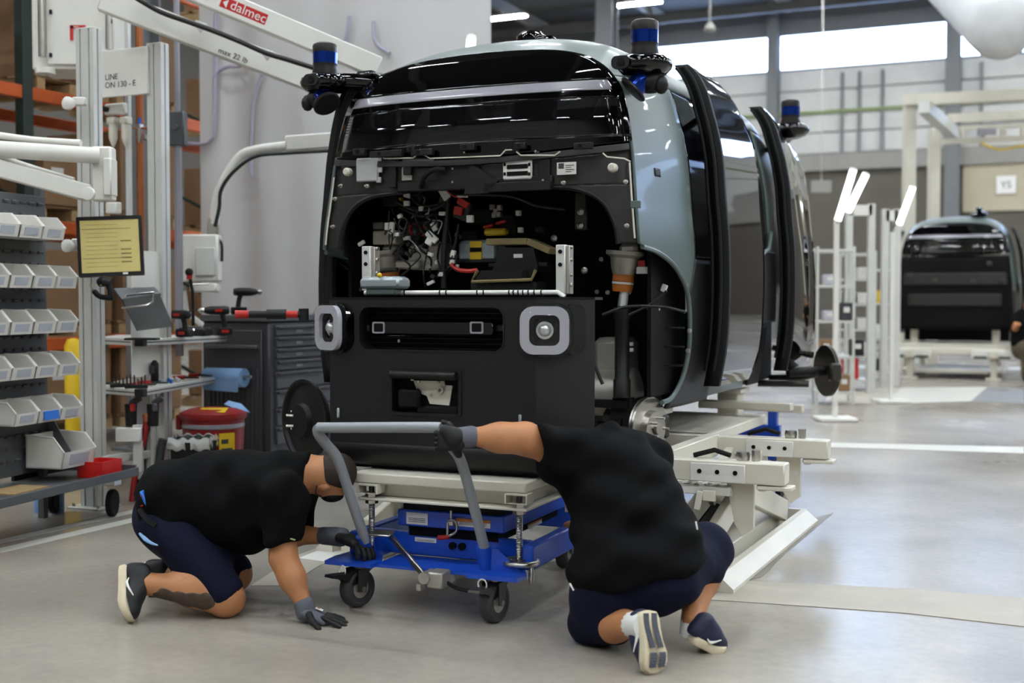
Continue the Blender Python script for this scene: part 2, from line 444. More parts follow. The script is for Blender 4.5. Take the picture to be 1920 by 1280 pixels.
for k in range(9):
    MB().box((1, -10 + 6.3 * k, HZ - .55), (49.6, .2, .3)).build('truss', 'ceiling_grey', ce, 0)
def wall(name, c, sz, m):
    return struct(inframe(MB().box(c, sz).build(name, m, smooth=0), BF))
wall('wall_left', (U0 - .1, (V0 + V1) / 2, HZ / 2), (.2, V1 - V0, HZ), 'wall_dark')
wall('wall_right', (U1 + .1, (V0 + V1) / 2, HZ / 2), (.2, V1 - V0, HZ), 'wall_plain')
wall('wall_rear', ((U0 + U1) / 2, V0 - .1, HZ / 2), (U1 - U0, .2, HZ), 'wall_plain')
zc = lambda x, y: BF.onv(x, y, V1)
zd = zc(1600, 286)[2]; zw0 = zc(1620, 123)[2]; zw1 = zc(1620, 53)[2]
wf = wall('wall_far', ((U0 + U1) / 2, V1 + .15, HZ / 2), (U1 - U0, .2, HZ), 'siding_grey')
MB().box(((U0 + U1) / 2, V1 + .0, zd / 2 - .3), (U1 - U0, .1, zd - .6)).build('lower_panel', 'wall_dark', wf, 0)
MB().box(((U0 + U1) / 2, V1 - .1, zd - .3), (U1 - U0, .3, .55)).build('ledge', 'beam_light', wf, 0)
cu_ = [zc(x, 90)[0] for x in (1455, 1790)]
edges = [U0, zc(1200, 110)[0], cu_[0], cu_[1], cu_[1] * 2 - cu_[0], 6.0 + cu_[1] * 2 - cu_[0], U1]
nr = 4
for r in range(nr):
    z0 = zd + (zw0 - zd) * r / nr; z1 = zd + (zw0 - zd) * (r + 1) / nr
    for a, b in zip(edges[:-1], edges[1:]):
        MB().box(((a + b) / 2, V1, (z0 + z1) / 2), (b - a - .03, .1, z1 - z0 - .04), bev=.015).build('siding_panel', 'siding', wf, 0)
wn = 0
for a, b in zip(edges[1:-1], edges[2:]):
    wn += 1
    wo = struct(inframe(MB().ring([(a, zw0), (b, zw0), (b, zw1), (a, zw1)], [(a + .18, zw0 + .05), (b - .18, zw0 + .05), (b - .18, zw1 - .05), (a + .18, zw1 - .05)], (0, V1 - .08, 0), (1, 0, 0), (0, 0, 1), (0, .12, 0)).build('window_%d' % wn, 'siding_grey', smooth=0), BF))
    n = 3
    for k in range(n):
        x0 = a + .18 + (b - a - .36) * k / n; x1 = a + .18 + (b - a - .36) * (k + 1) / n
        MB().box(((x0 + x1) / 2, V1 + .0, (zw0 + zw1) / 2), (x1 - x0 - .005, .04, zw1 - zw0 - .1)).build('pane', 'window_pane', wo, 0)
for x in (1580, 1612, 1655, 1840):
    u = zc(x, 200)[0]; MB().box((u, V1 - .12, (zd + zw0) / 2 - .2), (.09, .12, zw0 - zd)).build('wall_rib', 'siding_grey', wf, 0)
MB().tube([(zc(1200, 222)[0] - 3, V1 - .15, zc(1510, 213)[2]), (U1 - 1, V1 - .15, zc(1510, 213)[2])], .05, 6).build('pipe', 'green_pipe', wf)
lit_u0, lit_u1 = zc(1806, 340)[0], zc(1930, 340)[0]; zt, zb = zc(1860, 272)[2], zc(1860, 396)[2]
lit_w = struct(inframe(MB().box(((lit_u0 + lit_u1) / 2, V1 - .1, (zt + zb) / 2), (lit_u1 - lit_u0, .06, zt - zb)).build('lit_wall_patch', 'wall_lit', smooth=0), BF))  # lamp-lit stretch of the far wall, its light put in as cream colour
sg = thing('wall_sign', 'small square white sign with dark letters on the lit cream wall section', 'sign', BF.wld((zc(1887, 347)[0], V1 - .18, zc(1887, 347)[2])), BF.yaw)
MB().box((0, 0, 0), (.58, .03, .56), bev=.01).build('board', 'text_white', sg)
text_mesh('YS', .3, 'lettering', 'text_dark', sg, (0, -.022, -.1), (1, 0, 0), (0, 0, 1), align='CENTER')
# steel columns of the hall
col_i = [0]
def column(u, v, wd, dp, z1, lab, m='column_grey', z0=0.0):
    o = thing('steel_column', lab, 'column', BF.wld((u, v, 0)), BF.yaw)
    mb = MB(); mb.box((0, -dp / 2, (z0 + z1) / 2), (wd, .03, z1 - z0)).box((0, dp / 2, (z0 + z1) / 2), (wd, .03, z1 - z0)).box((0, 0, (z0 + z1) / 2), (.03, dp, z1 - z0)); mb.build('h_beam', m, o, 0)
    if z0 == 0: MB().box((0, 0, .015), (wd + .2, dp + .2, .03)).build('base_plate', m, o, 0)
    return o
column(cu_[1], V1 - .35, .46, .4, HZ, 'tall grey steel column on the far wall between the right windows')
column(cu_[0], V1 - .35, .36, .4, HZ, 'grey steel column on the far wall left of the widest window')
q = BF.onv(1138, 20, 36); column(q[0], 36, .55, .5, HZ, 'grey steel column rising behind the vehicle roof')
q = BF.onu(268, 200, -7.3); column(q[0], q[1], .21, .21, 9.0, 'dark grey steel column behind the white workstation posts')
# ceiling lights: one row of tube fixtures per bay
cl = thing('ceiling_light', 'tube light fixture hanging under the dark hall ceiling', 'lamp', (0, 0, 0), BF.yaw, 'tube lights under the hall ceiling')
MB().box((0, 0, .1), (1.56, .34, .08), bev=.02).build('housing', 'beam_light', cl, 0)
MB().box((0, 0, .04), (1.45, .26, .03), bev=.01).build('diffuser', 'tube_light', cl, 0)
first = True
for i in range(9):
    for j in range(10):
        u = -17.1 + 4.6 * i; v = -8.0 + 5.0 * j
        o = cl if first else copy_tree(cl); first = False
        o.location = tuple(BF.wld((u, v, 10.55)))
# fabric air duct at the top right
du = thing('air_duct', 'white fabric air duct hanging at the top right corner', 'duct', (0, 0, 0))
a = P(1758, -60, 24); b = P(1880, 52, 19)
dv = (b - a); a2 = a - dv * .6
prof = [(.0, 0)]
L = np.linalg.norm(b - a2); prof = [(.5, 0)] + [(.5 + .012 * (k % 2), L * (k / 16)) for k in range(1, 16)] + [(.5, L), (.42, L + .12), (.25, L + .2), (.01, L + .23)]
MB().lathe(prof, a2, b - a2, 28).build('fabric_tube', 'duct', du, 60)
MB().tube([a2 + (0, 0, .5), a2 + (0, 0, HZ - a2[2])], .012, 6).build('hanger', 'steel', du); MB().tube([b + (0, 0, .45), b + (0, 0, HZ - b[2])], .012, 6).build('hanger', 'steel', du)
# white tarpaulin wall at the left
cv = 9.75; ua = max(-7.8, BF.onv(322, 300, cv)[0]); ub = BF.onv(920, 40, cv)[0]
cur = thing('tarpaulin_wall', 'tall white tarpaulin wall hanging behind the tool cabinet and vehicle', 'tarpaulin', (0, 0, 0), BF.yaw)
n = 140; mb = MB(); vs_ = []; top = 6.4
for i in range(n + 1):
    u = ua + (ub - ua) * i / n
    for k, z in enumerate(np.linspace(.02, top, 12)):
        wv = (.012 * math.sin(u * 5.1 + z * .35) + .01 * math.sin(u * 11.3 + 1 + z * .8) + .02 * math.sin(u * 1.7 + z * .2))
        vs_.append((u, cv + wv, z))
fs = [(i * 12 + k, (i + 1) * 12 + k, (i + 1) * 12 + k + 1, i * 12 + k + 1) for i in range(n) for k in range(11)]
k0 = len(vs_); vs2 = [(p[0], p[1] + .012, p[2]) for p in vs_]
mb.add(vs_ + vs2, fs + [tuple(k0 + i for i in f[::-1]) for f in fs]); mb.build('sheet', 'curtain', cur, 60)
MB().tube([(ua, cv, top), (ub, cv, top)], .04, 8).build('top_rail', 'steel', cur)
def cpt(x, y, off=-.05): return BF.onv(x, y, cv + off)
for pts in ([(405, -10), (404, 120), (402, 240), (396, 262), (380, 270), (340, 268)], [(402, 180), (406, 140), (425, 126), (450, 124), (462, 110)], [(500, 120), (482, 165), (474, 210), (470, 300), (472, 330)], [(655, 30), (650, 70), (640, 85)], [(700, 40), (705, 80), (730, 100)]):
    MB().tube([cpt(x, y) for x, y in pts], .018, 6, sub=5).build('pale_line', 'fine_line', cur)  # pale lavender lines laid on the sheet as thin tubes
# ================================================================ the shuttle on the lift
VLEN = 3.26
FK = np.array([(.90, .75, .02), (.925, 1.0, -.01), (.93, 1.3, -.03), (.917, 1.57, -.035), (.905, 1.7, -.03), (.893, 1.8, -.02), (.872, 2.0, 0), (.856, 2.1, .01), (.838, 2.2, .02),
               (.812, 2.3, .03), (.793, 2.35, .035), (.76, 2.4, .04), (.715, 2.45, .05), (.645, 2.5, .07), (.56, 2.54, .09), (.42, 2.575, .11), (.22, 2.595, .125), (0, 2.601, .13)])
MK = np.array([(.90, .72), (.95, 1.0), (.965, 1.3), (.96, 1.57), (.95, 1.7), (.94, 1.8), (.925, 2.0), (.91, 2.1), (.89, 2.2), (.862, 2.3), (.845, 2.36), (.82, 2.43), (.78, 2.5), (.71, 2.575), (.62, 2.63), (.46, 2.685), (.24, 2.72), (0, 2.73)])
SUBK = 6
FS_ = np.array(smooth_path(list(FK), SUBK)); MS_ = np.array(smooth_path(list(MK), SUBK)); KI = np.arange(len(FS_)) / SUBK
def fk(k): return np.array([np.interp(k, KI, FS_[:, i]) for i in range(3)])
def mk(k): return np.array([np.interp(k, KI, MS_[:, i]) for i in range(2)])
def k_of_z(z): return float(np.interp(z, MS_[:, 1], KI))
def kf_of_z(z): return float(np.interp(z, FS_[:, 1], KI))
def shell(k, v, sg=1, off=0.0, dz=0.0):
    """point of the body side / roof: k climbs the section, v runs along the length"""
    vv = min(v, VLEN - v); a = fk(k); b = mk(k); e = math.sin(.5 * PI * min(1, max(0, (vv - a[2]) / float(np.interp(k, [9, 14], [.75, .42])))))
    u = a[0] + (b[0] - a[0]) * e; z = a[1] + (b[1] - a[1]) * e
    return (sg * (u + off), v, z + dz)
VCZ = ([.7, 1.3, 1.55, 2.0, 2.2, 2.35, 2.45, 2.55, 2.601], [-.08, -.11, -.12, -.13, -.11, -.06, 0, .07, .13])
def face(t, z, out=0.0):
    """point of the front face: t from -1 to 1 across"""
    a = fk(kf_of_z(z)); vc = float(np.interp(z, *VCZ)); return (t * a[0], vc + (a[2] - vc) * abs(t) ** 3 - out, z)
def grid(mb, rows):
    n = len(rows[0]); vs_ = [p for r in rows for p in r]
    return mb.add(vs_, [(i * n + j, i * n + j + 1, (i + 1) * n + j + 1, (i + 1) * n + j) for i in range(len(rows) - 1) for j in range(n - 1)])
def solid(o, th, offset=-1.0):
    md = o.modifiers.new('thickness', 'SOLIDIFY'); md.thickness = th; md.offset = offset; return o
def side(name, m, par, k0, k1, v0, v1, sg=1, off=0.0, dz=0.0, nk=26, nv=16, th=.015):
    rows = []
    for i in range(nk + 1):
        k = k0 + (k1 - k0) * i / nk; z = mk(k)[1]; a = v0(z) if callable(v0) else v0; b = v1(z) if callable(v1) else v1
        rows.append([shell(k, a + (b - a) * j / nv, sg, off, dz) for j in range(nv + 1)])
    if sg < 0: rows = [r[::-1] for r in rows]
    return solid(grid(MB(), rows).build(name, m, par, 50), th)
def front(name, m, par, z0, z1, t0, t1, out=0.0, nz=14, nt=24, th=.012):
    rows = []
    for i in range(nz + 1):
        s = i / nz; zz0 = z0; r = []
        for j in range(nt + 1):
            q = j / nt
            ta = t0(0) if callable(t0) else t0; tb = t1(0) if callable(t1) else t1; t = ta + (tb - ta) * q
            a = zz0(t) if callable(zz0) else zz0; b = z1(t) if callable(z1) else z1; z = a + (b - a) * s
            if callable(t0): t = t0(z) + ((t1(z) if callable(t1) else t1) - t0(z)) * q
            elif callable(t1): t = t0 + (t1(z) - t0) * q
            r.append(face(t, z, out))
        rows.append(r)
    return solid(grid(MB(), rows).build(name, m, par, 50), th)
def vehicle(par, full=True):
    # roof and front fenders
    for sg in (1, -1):
        arch = lambda z: np.interp(z, [1.33, 1.42, 1.48, 1.53, 1.555, 1.57], [.62, .52, .4, .2, .06, -.04])
        back = lambda z: np.interp(z, [1.33, 1.52, 2.3, 2.5, 2.7], [.625, .74, .74, .74, .74])
        k0 = k_of_z(1.34); k1 = k_of_z(2.44)
        rows = []
        for i in range(41):
            k = k0 + (k1 - k0) * i / 40; z = mk(k)[1]; a = max(fk(k)[2], arch(z)) if z < 1.58 else fk(k)[2]; b = back(z)
            rows.append([shell(k, a + (b - a) * (j / 18) ** 1.6, sg) for j in range(19)])
        solid(grid(MB(), rows).build('fender_panel', 'body_paint', par, 50), .015)
        pts = [shell(k_of_z(z), v, sg, -.004) for z, v in ((1.56, -.0), (1.54, .18), (1.49, .37), (1.42, .51), (1.33, .615), (1.2, .66), (1.05, .675), (.92, .655), (.83, .59), (.775, .49), (.76, .36))]
        MB().tube(pts, .013, 8, sub=5).build('arch_trim', 'body_paint', par)
        sv0 = lambda z: np.interp(z, [.72, .78, .83, .92, 1.05, 1.2, 1.33, 1.5], [.42, .5, .6, .665, .685, .67, .63, .745])
        side('skirt_panel', 'black_plastic', par, k_of_z(.725), k_of_z(1.52), sv0, 1.2, sg)
        side('window_glass', 'gloss_black', par, k_of_z(1.46), k_of_z(2.5), .745, 1.35, sg, -.004)
        side('side_panel', 'gloss_black', par, k_of_z(1.46), k_of_z(2.5), 1.36, 3.2, sg, -.012)
        side('sill_panel', 'body_paint', par, k_of_z(.73), k_of_z(.80), 1.2, 2.2, sg, -.05)
        side('door_opening', 'bay_black', par, k_of_z(.8), k_of_z(1.46), 1.2, 2.15, sg, -.06)
        side('rear_quarter', 'black_plastic', par, k_of_z(1.15), k_of_z(1.62), 2.2, 2.62, sg, .012)
        MB().tube([shell(k_of_z(z), v, sg, .016) for z, v in ((1.13, 2.19), (1.5, 2.19), (1.6, 2.24), (1.64, 2.4), (1.75, 2.52))], .014, 8, sub=5).build('rear_trim', 'body_paint', par)
        side('rear_liner', 'black_rubber', par, k_of_z(.74), k_of_z(1.12), 2.2, 2.5, sg, -.02)
        side('rear_fender', 'body_paint', par, k_of_z(1.34), k_of_z(2.44), VLEN - .74, VLEN - .05, sg)
    # roof skin over both sides
    rows = []
    ks = np.linspace(k_of_z(2.44), 17, 26)
    for sgk in [(1, k) for k in ks] + [(-1, k) for k in ks[::-1][1:]]:
        sg, k = sgk; a = fk(k)[2]; vsq = a + (VLEN - 2 * a) * (.5 - .5 * np.cos(np.linspace(0, PI, 41)))
        rows.append([shell(k, v, sg) for v in vsq])
    solid(grid(MB(), rows).build('roof', 'body_paint', par, 50), .015)
    # windscreen assembly
    top = lambda t: float(np.interp(abs(t), [0, 1], [2.619, 2.38]))
    ks = np.linspace(kf_of_z(2.39), 16.97, 30); rows = []
    for k in ks:
        a = fk(k); rows.append([face(t, a[1], .002) for t in np.linspace(-1, 1, 33)])
    solid(grid(MB(), rows).build('upper_windscreen', 'gloss_black', par, 50), .012)
    front('light_bar', 'lamp_bar', par, 2.338, 2.388, -.94, .94, .004)
    front('bar_surround', 'gloss_black', par, 2.30, 2.392, -1, 1, 0)
    front('lower_windscreen', 'tint_glass', par, 2.10, 2.305, -.96, .96, 0, th=.006)
    zb = lambda t: 2.025 + .055 * t * t
    front('glass_band', 'gloss_black', par, zb, 2.102, -1, 1, 0)
    for sg in (-1, 1): front('pillar_glass', 'gloss_black', par, 2.1, 2.305, *((.955, 1) if sg > 0 else (-1, -.955)), 0, nt=4)
    if not full: return
    # carrier frame below the glass
    zlip = lambda t: 1.985 + .05 * t * t
    front('upper_lip', 'carrier', par, zlip, lambda t: zb(t) - .012, -.985, .985, .012)
    front('carrier_band', 'carrier', par, 1.865, zlip, -.985, .985, -.02)
    tin = lambda z: np.interp(z, [1.57, 1.66, 1.74, 1.79, 1.83, 1.855, 1.868], [.88, .87, .84, .80, .73, .62, .42])
    front('carrier_leg', 'carrier', par, 1.575, 1.868, lambda z: tin(z), .985, -.02, nz=24, nt=6)
    front('carrier_leg', 'carrier', par, 1.575, 1.868, -.985, lambda z: -tin(z), -.02, nz=24, nt=6)
    for sg in (-1, 1):
        pts = [np.array(face(sg * tin(z), z, -.03)) for z in (1.575, 1.66, 1.74, 1.79, 1.83, 1.855, 1.868)]
        MB().tube(pts, .014, 6, sub=4).build('arch_lip', 'black_plastic', par)
        MB().tube([face(sg * .975, z, .0) for z in (1.6, 1.7, 1.8, 1.9, 1.97)], .005, 6, sub=3).build('seal_cord', 'cream_paint', par)
    # dark bay behind
    mb = MB(); mb.box((0, .85, 1.33), (1.74, .04, 1.15)); mb.box((0, .42, 1.9), (1.66, .8, .03)); mb.box((-.86, .5, 1.35), (.02, .7, 1.1)); mb.box((.86, .55, 1.35), (.02, .55, 1.1)); mb.box((0, .55, .76), (1.5, .6, .04))
    mb.build('bay_liner', 'bay_black', par, 0)
    mb = MB(); mb.box((0, 2.1, .98), (1.6, 2.3, .5)); mb.build('floor_pan', 'bay_black', par, 0)
    mb = MB(); mb.box((0, .95, 2.2), (1.5, .03, .42)); mb.box((0, .5, 2.03), (1.55, .9, .02)); mb.build('cabin_bulkhead', 'bay_black', par, 0)
VEH = fthing('electric_shuttle', 'grey green boxy shuttle body with open front raised on a white lift', 'vehicle', V)
vehicle(VEH)
# ---- doors slid outward
def door(sg, v0, v1, off, lab=None):
    d = side('door_panel', 'gloss_black', VEH, k_of_z(.77), k_of_z(2.56), v0, lambda z: v1 - np.interp(z, [.77, .9, 2.2, 2.56], [.18, .02, 0, .3]), sg, off, .05, nk=40, th=.03)
    ks = np.linspace(k_of_z(.77), k_of_z(2.56), 40)
    rows = [[np.array(shell(k, v0 - .004, sg, off - o_, .05)) for o_ in (-.004, .04, .08)] for k in ks]
    solid(grid(MB(), rows).build('edge_seal', 'black_rubber', d, 50), .05, 1.0 if sg > 0 else -1.0)
    for o_, r in ((.03, .012), (.075, .01)):
        MB().tube([np.array(shell(k, v0 - .05, sg, off - o_, .05)) for k in ks[1:-1]], r, 6).build('rubber_bead', 'black_rubber', d)
    MB().bar(shell(k_of_z(2.3), v0 + .3, sg, off - .02, .05), shell(k_of_z(2.3), v0 + .3, sg, -.05, .05), .04, .03).build('door_arm', 'black_plastic', d)
    return d
door(1, .93, 1.8, .13); door(1, 2.58, 3.5, .14); door(-1, .13, .95, .075)
# ---- sensor pods
def pod(u, v, z0, sg, lid=True, cam=True, low=True):
    p = np.array([u, v, z0]); mb = MB()
    mb.lathe([(.001, -.062), (.06, -.06), (.105, -.045), (.13, -.02), (.137, 0), (.13, .022), (.1, .042), (.07, .047), (.001, .048)], p - (0, 0, 0), (0, 0, 1), 32)
    if sg > 0: mb.tube([p + (0, .03, 0), p + (-.05, .14, -.02), p + (-.14, .26, -.03)], [.05, .05, .06], 12, sub=4)
    else:
        mb.tube([p, p + (.12, .04, .01), p + (.25, .12, .0)], [.05, .045, .05], 12, sub=4)
        mb.box(p + (.2, .09, .04), (.16, .1, .02), bev=.008)
    po = mb.build('sensor_pod', 'gloss_black', VEH, 60)
    if lid:
        MB().lathe([(.068, .04), (.07, .06), (.064, .085), (.066, .1), (.067, .105)], p, (0, 0, 1), 32).build('lidar_base', 'lidar_grey', po)
        MB().lathe([(.066, .105), (.067, .165)], p, (0, 0, 1), 32).build('lidar_window', 'lidar_blue', po)
        MB().lathe([(.067, .165), (.068, .2), (.064, .21), (.05, .218), (.01, .22)], p, (0, 0, 1), 32).build('lidar_cap', 'lidar_grey', po)
    if cam:
        c = p + np.array([-sg * .075 if sg > 0 else .0, -.125, -.002])
        pl = [(x, y) for x, y in rrect(.09, .062, .025)]
        MB().prism(pl, c, (1, 0, 0), (0, 0, 1), (0, -.018, 0)).build('camera_recess', 'black_plastic', po)
        MB().cyl(c + (.005, -.018, 0), c + (.005, -.023, 0), .016, n=16).build('camera_lens', 'gloss_black', po)
        MB().box(c + (.005, -.017, 0), (.042, .004, .042), bev=.003).build('lens_frame', 'black_rubber', po)
    if low:
        ax = np.array([-.55 * (1 if sg > 0 else -1), -.25, -.6]); ax /= np.linalg.norm(ax); q = p + (-sg * .0, -.03, -.075)
        mb = MB(); mb.sphere(q + (.035 * sg, .02, -.01), (.075, .06, .055), 16); mb.sphere(q + (sg * .095, .0, -.03), (.035, .035, .045), 12); mb.build('lower_shroud', 'black_plastic', po, 60)
        MB().lathe([(.045, -.02), (.05, .0), (.05, .055)], q, ax, 28).build('side_lidar_window', 'lidar_blue', po)
        MB().lathe([(.05, .05), (.075, .058), (.078, .066), (.07, .074), (.01, .078)], q, ax, 28).build('side_lidar_rim', 'lidar_grey', po)
pod(.925, 0, 2.437, 1); pod(-.918, 0, 2.487, -1); pod(.925, VLEN, 2.53, 1, True, False, False)
q = np.array(V.onv(997, 80, .75)); MB().lathe([(.085, -.06), (.09, 0), (.085, .035), (.06, .058), (.02, .066), (.001, .067)], (q[0], .75, 2.77), (0, 0, 1), 24).box((q[0] + .06, .8, 2.775), (.16, .1, .07), bev=.03).build('roof_sensor', 'gloss_black', VEH)
# ---- small parts on the carrier and in the bay, placed by the place they hold on the vehicle front
def vq(x, y, v): return np.array(V.onv(x, y, v))
def rect(name, m, x0, y0, x1, y1, v, dep=.03, bev=.004, par=VEH, rot=0.0):
    a = vq((x0 + x1) / 2, (y0 + y1) / 2, v); h = abs(vq(x0, y0, v)[2] - vq(x0, y1, v)[2]); wd = abs(vq(x1, y0, v)[0] - vq(x0, y0, v)[0])
    return MB().box(a + (0, dep / 2, 0), (wd, dep, h), rotm(0, rot, 0), bev).build(name, m, par)
FV = -.115
rect('front_radar', 'radar_grey', 667, 296, 708, 340, FV, .02, .006)
for (x, y) in ((709, 298), (711, 318), (709, 337)): rect('radar_tab', 'radar_grey', x - 4, y - 5, x + 5, y + 5, FV + .005, .01, .002)
o = rect('vent_frame', 'paper', 942, 297, 996, 336, FV - .01, .02, .006)
for y in (312, 325): rect('vent_slot', 'bay_black', 950, y - 4, 989, y + 4, FV - .014, .01, .001, o)
for x in (946, 992):
    for y in (308, 326): rect('vent_pin', 'bay_black', x - 2, y - 3, x + 2, y + 3, FV - .013, .008, 0, o)
lb = rect('sticker', 'paper', 1044, 304, 1080, 327, FV + .005, .004, 0)
for k in range(4): rect('fine_line', 'text_dark', 1060, 309 + 4 * k, 1076 - 5 * (k % 2), 310 + 4 * k, FV + .003, .003, 0, lb)
rect('print_mark', 'text_dark', 1047, 306, 1057, 316, FV + .003, .003, 0, lb)
for (x, y) in ((655, 323), (1151, 315)):
    c = vq(x, y, FV + .03); MB().lathe([(.022, 0), (.022, .03), (.014, .04), (.005, .04)], c, (0, -1, 0), 20).build('mount_boss', 'cream_paint', VEH)
for (x, y) in ((853, 317), (853, 342), (1022, 339), (1174, 341), (1176, 423), (641, 349), (626, 425), (1058, 343), (875, 287), (1008, 285), (745, 291), (630, 373), (690, 349)):
    c = vq(x, y, FV + .02); MB().lathe([(.011, 0), (.011, .012), (.006, .014), (.006, .03), (.002, .031)], c, (0, -1, 0), 10).build('stud', 'steel' if x % 2 else 'cast', VEH)
MB().prism([tuple(vq(x, y, FV - .02)[[0, 2]]) for x, y in ((883, 307), (934, 338), (915, 362), (870, 364), (876, 330))], (0, FV - .02, 0), (1, 0, 0), (0, 0, 1), (0, .012, 0)).build('triangular_cover', 'matte_black', VEH)
for (x, y, w2) in ((672, 284, 22), (769, 279, 14), (875, 275, 28), (974, 273, 20), (1092, 273, 34), (722, 288, 60), (790, 285, 40)):
    o = rect('clip_bracket', 'black_plastic', x - w2 / 2, y - 6, x + w2 / 2, y + 6, FV - .05, .03, .003)
    rect('clip_slot', 'bay_black', x - w2 / 4, y - 3, x - w2 / 4 + 6, y + 3, FV - .053, .01, 0, o)
for pts in ([(712, 288), (720, 297), (775, 296), (788, 285), (800, 285)], [(795, 290), (806, 297), (938, 292), (948, 281), (960, 281)], [(968, 284), (976, 291), (1040, 291), (1050, 284)], [(1130, 287), (1138, 294), (1170, 297), (1182, 303)]):
    MB().tube([vq(x, y, FV - .03) for x, y in pts], .004, 5).build('bead_seal', 'cream_paint', VEH)
for (x0, x1) in ((728, 742), (815, 900), (1008, 1030)): rect('rib', 'black_plastic', x0, 298, x1, 352, FV - .005, .02, .004)
rect('socket_plate', 'cast', 753, 306, 772, 338, FV, .01, .002); rect('socket', 'black_plastic', 755, 312, 770, 328, FV - .02, .03, .004)
MB().lathe([(.03, 0), (.03, .02), (.02, .03), (.016, .03)], vq(833, 318, FV + .02), (0, -1, 0), 20).build('grommet', 'black_rubber', VEH)
MB().tube([vq(833, 318, FV - .02), vq(815, 318, FV - .05), vq(797, 330, FV - .04), vq(789, 350, FV), vq(787, 375, .1)], .013, 10, sub=6).build('hose', 'black_rubber', VEH)
rect('crossmember', 'black_plastic', 740, 335, 1030, 354, FV - .004, .04, .006)
rect('crossmember', 'black_plastic', 905, 341, 1030, 358, FV - .02, .03, .004)
# bay contents
def chunk(name, m, x0, y0, x1, y1, v, dep=.12, bev=.01, rot=0.0): return rect(name, m, x0, y0, x1, y1, v, dep, bev, VEH, rot)
chunk('pump_housing', 'cast', 762, 455, 826, 505, .25, .16, .02)
chunk('pump_cover', 'carrier', 752, 405, 815, 452, .3, .1, .03)
c = vq(787, 432, .27); MB().ring(rrect(.125, .055, .02), rrect(.1, .03, .012), c, rotm(0, .2, 0) @ (1, 0, 0), rotm(0, .2, 0) @ (0, 0, 1), (0, -.015, 0)).build('red_gasket', 'red', VEH)
c = vq(757, 419, .28); MB().ring([(.03 * math.cos(t), .034 * math.sin(t)) for t in np.linspace(0, 2 * PI, 21)[:-1]], [(.025 * math.cos(t), .029 * math.sin(t)) for t in np.linspace(0, 2 * PI, 21)[:-1]], c, (1, 0, 0), (0, 0, 1), (0, -.01, 0)).build('port_ring', 'steel', VEH)
chunk('controller_box', 'cream_paint', 698, 432, 742, 458, .25, .1, .006); chunk('controller_bracket', 'cast', 698, 416, 718, 430, .26, .04, .006)
chunk('valve_block', 'cast', 740, 488, 785, 504, .2, .1, .01)
chunk('relay_box', 'black_plastic', 717, 367, 746, 386, .12, .06, .004); chunk('relay_wires', 'yellow', 744, 370, 752, 384, .13, .03, .003)
# strut towers
def strut(x, y, rod, sgn):
    c = vq(x, y, .32); st = MB().lathe([(.1, .02), (.1, .0), (.075, -.015), (.07, -.06), (.058, -.1), (.05, -.1)], c, (.08 * sgn, 0, 1), 28).build('strut_mount', 'cast', VEH)
    MB().box(c + (.03, 0, .03), (.1, .1, .06), bev=.02).build('mount_cap', 'cast', st)
    MB().lathe([(.055, -.09), (.056, -.135), (.052, -.14), (.052, -.15), (.056, -.155), (.05, -.19), (.03, -.19)], c, (.08 * sgn, 0, 1), 24).build('bump_stop', 'orange_rubber', st)
    MB().lathe([(.055, -.14), (.058, -.145), (.055, -.152)], c, (.08 * sgn, 0, 1), 24).build('bump_ring', 'paper', st)
    if rod:
        b = vq(1167, 575, .3); MB().cyl(c + (0, 0, -.15), b, .026, n=20).build('piston_rod', 'glass_tube', st)
        e = vq(1166, 745, .28)
        MB().lathe([(.03, 0), (.044, .0), (.044, -.06), (.038, -.07), (.038, -np.linalg.norm(e - b) + .1), (.045, -np.linalg.norm(e - b) + .09), (.045, -np.linalg.norm(e - b))], b, b - e, 20).build('damper', 'black_plastic', st)
        MB().prism([(-.05, .0), (.05, 0), (.09, -.16), (.1, -.3), (.03, -.3), (0, -.1), (-.04, -.3), (-.1, -.3), (-.07, -.12)], e, (1, 0, 0), (0, 0, 1), (0, .05, 0)).build('damper_fork', 'black_plastic', st)
strut(1172, 478, True, 1); strut(728, 478, False, -1)
chunk('data_plate', 'paper', 1193, 500, 1217, 513, .3, .004, 0); chunk('plate_clip', 'red', 1196, 488, 1209, 499, .3, .006, .001)
chunk('hinge_bracket', 'dark_steel', 1076, 360, 1100, 432, .3, .05, .008)
for x, y in ((1090, 397), (1089, 423), (1040, 447), (1097, 507)):
    MB().lathe([(.016, 0), (.018, .012), (.01, .014), (.009, .006), (.002, .006)], vq(x, y, .3), (0, -1, 0), 16).build('washer_bolt', 'steel', VEH)
# fluid tank, intake box, foam seals
chunk('fluid_tank', 'ecu', 857, 450, 932, 491, .2, .12, .02)
o = chunk('tank_sticker', 'yellow', 880, 452, 903, 489, .195, .006, .01); rect('print_band', 'bay_black', 881, 464, 902, 472, .191, .004, 0, o)
chunk('strap', 'black_plastic', 856, 486, 936, 492, .17, .03, .003)
chunk('service_plug', 'yellow', 906, 428, 946, 441, .2, .06, .01)
for x, y in ((915, 424), (938, 417)): chunk('cable_lug', 'red', x - 10, y - 3, x + 8, y + 3, .22, .03, .004, -.2)
for (x, y, v) in ((921, 388, .25), (928, 396, .25), (935, 389, .25), (934, 402, .25), (925, 403, .25), (970, 399, .25), (974, 431, .22)): chunk('connector', 'paper' if x > 960 else 'cast', x - 4, y - 5, x + 4, y + 5, v, .03, .003)
ft = [vq(x, y, .12) for x, y in ((918, 454), (995, 453), (1037, 471))]
MB().bar(ft[0], ft[1], .1, .034, .004).bar(ft[1], ft[2], .1, .034, .004).build('foam_seal', 'foam', VEH)
a = [vq(x, y, .08) for x, y in ((936, 464), (1000, 464), (1008, 500), (1005, 508), (920, 508), (928, 498))]
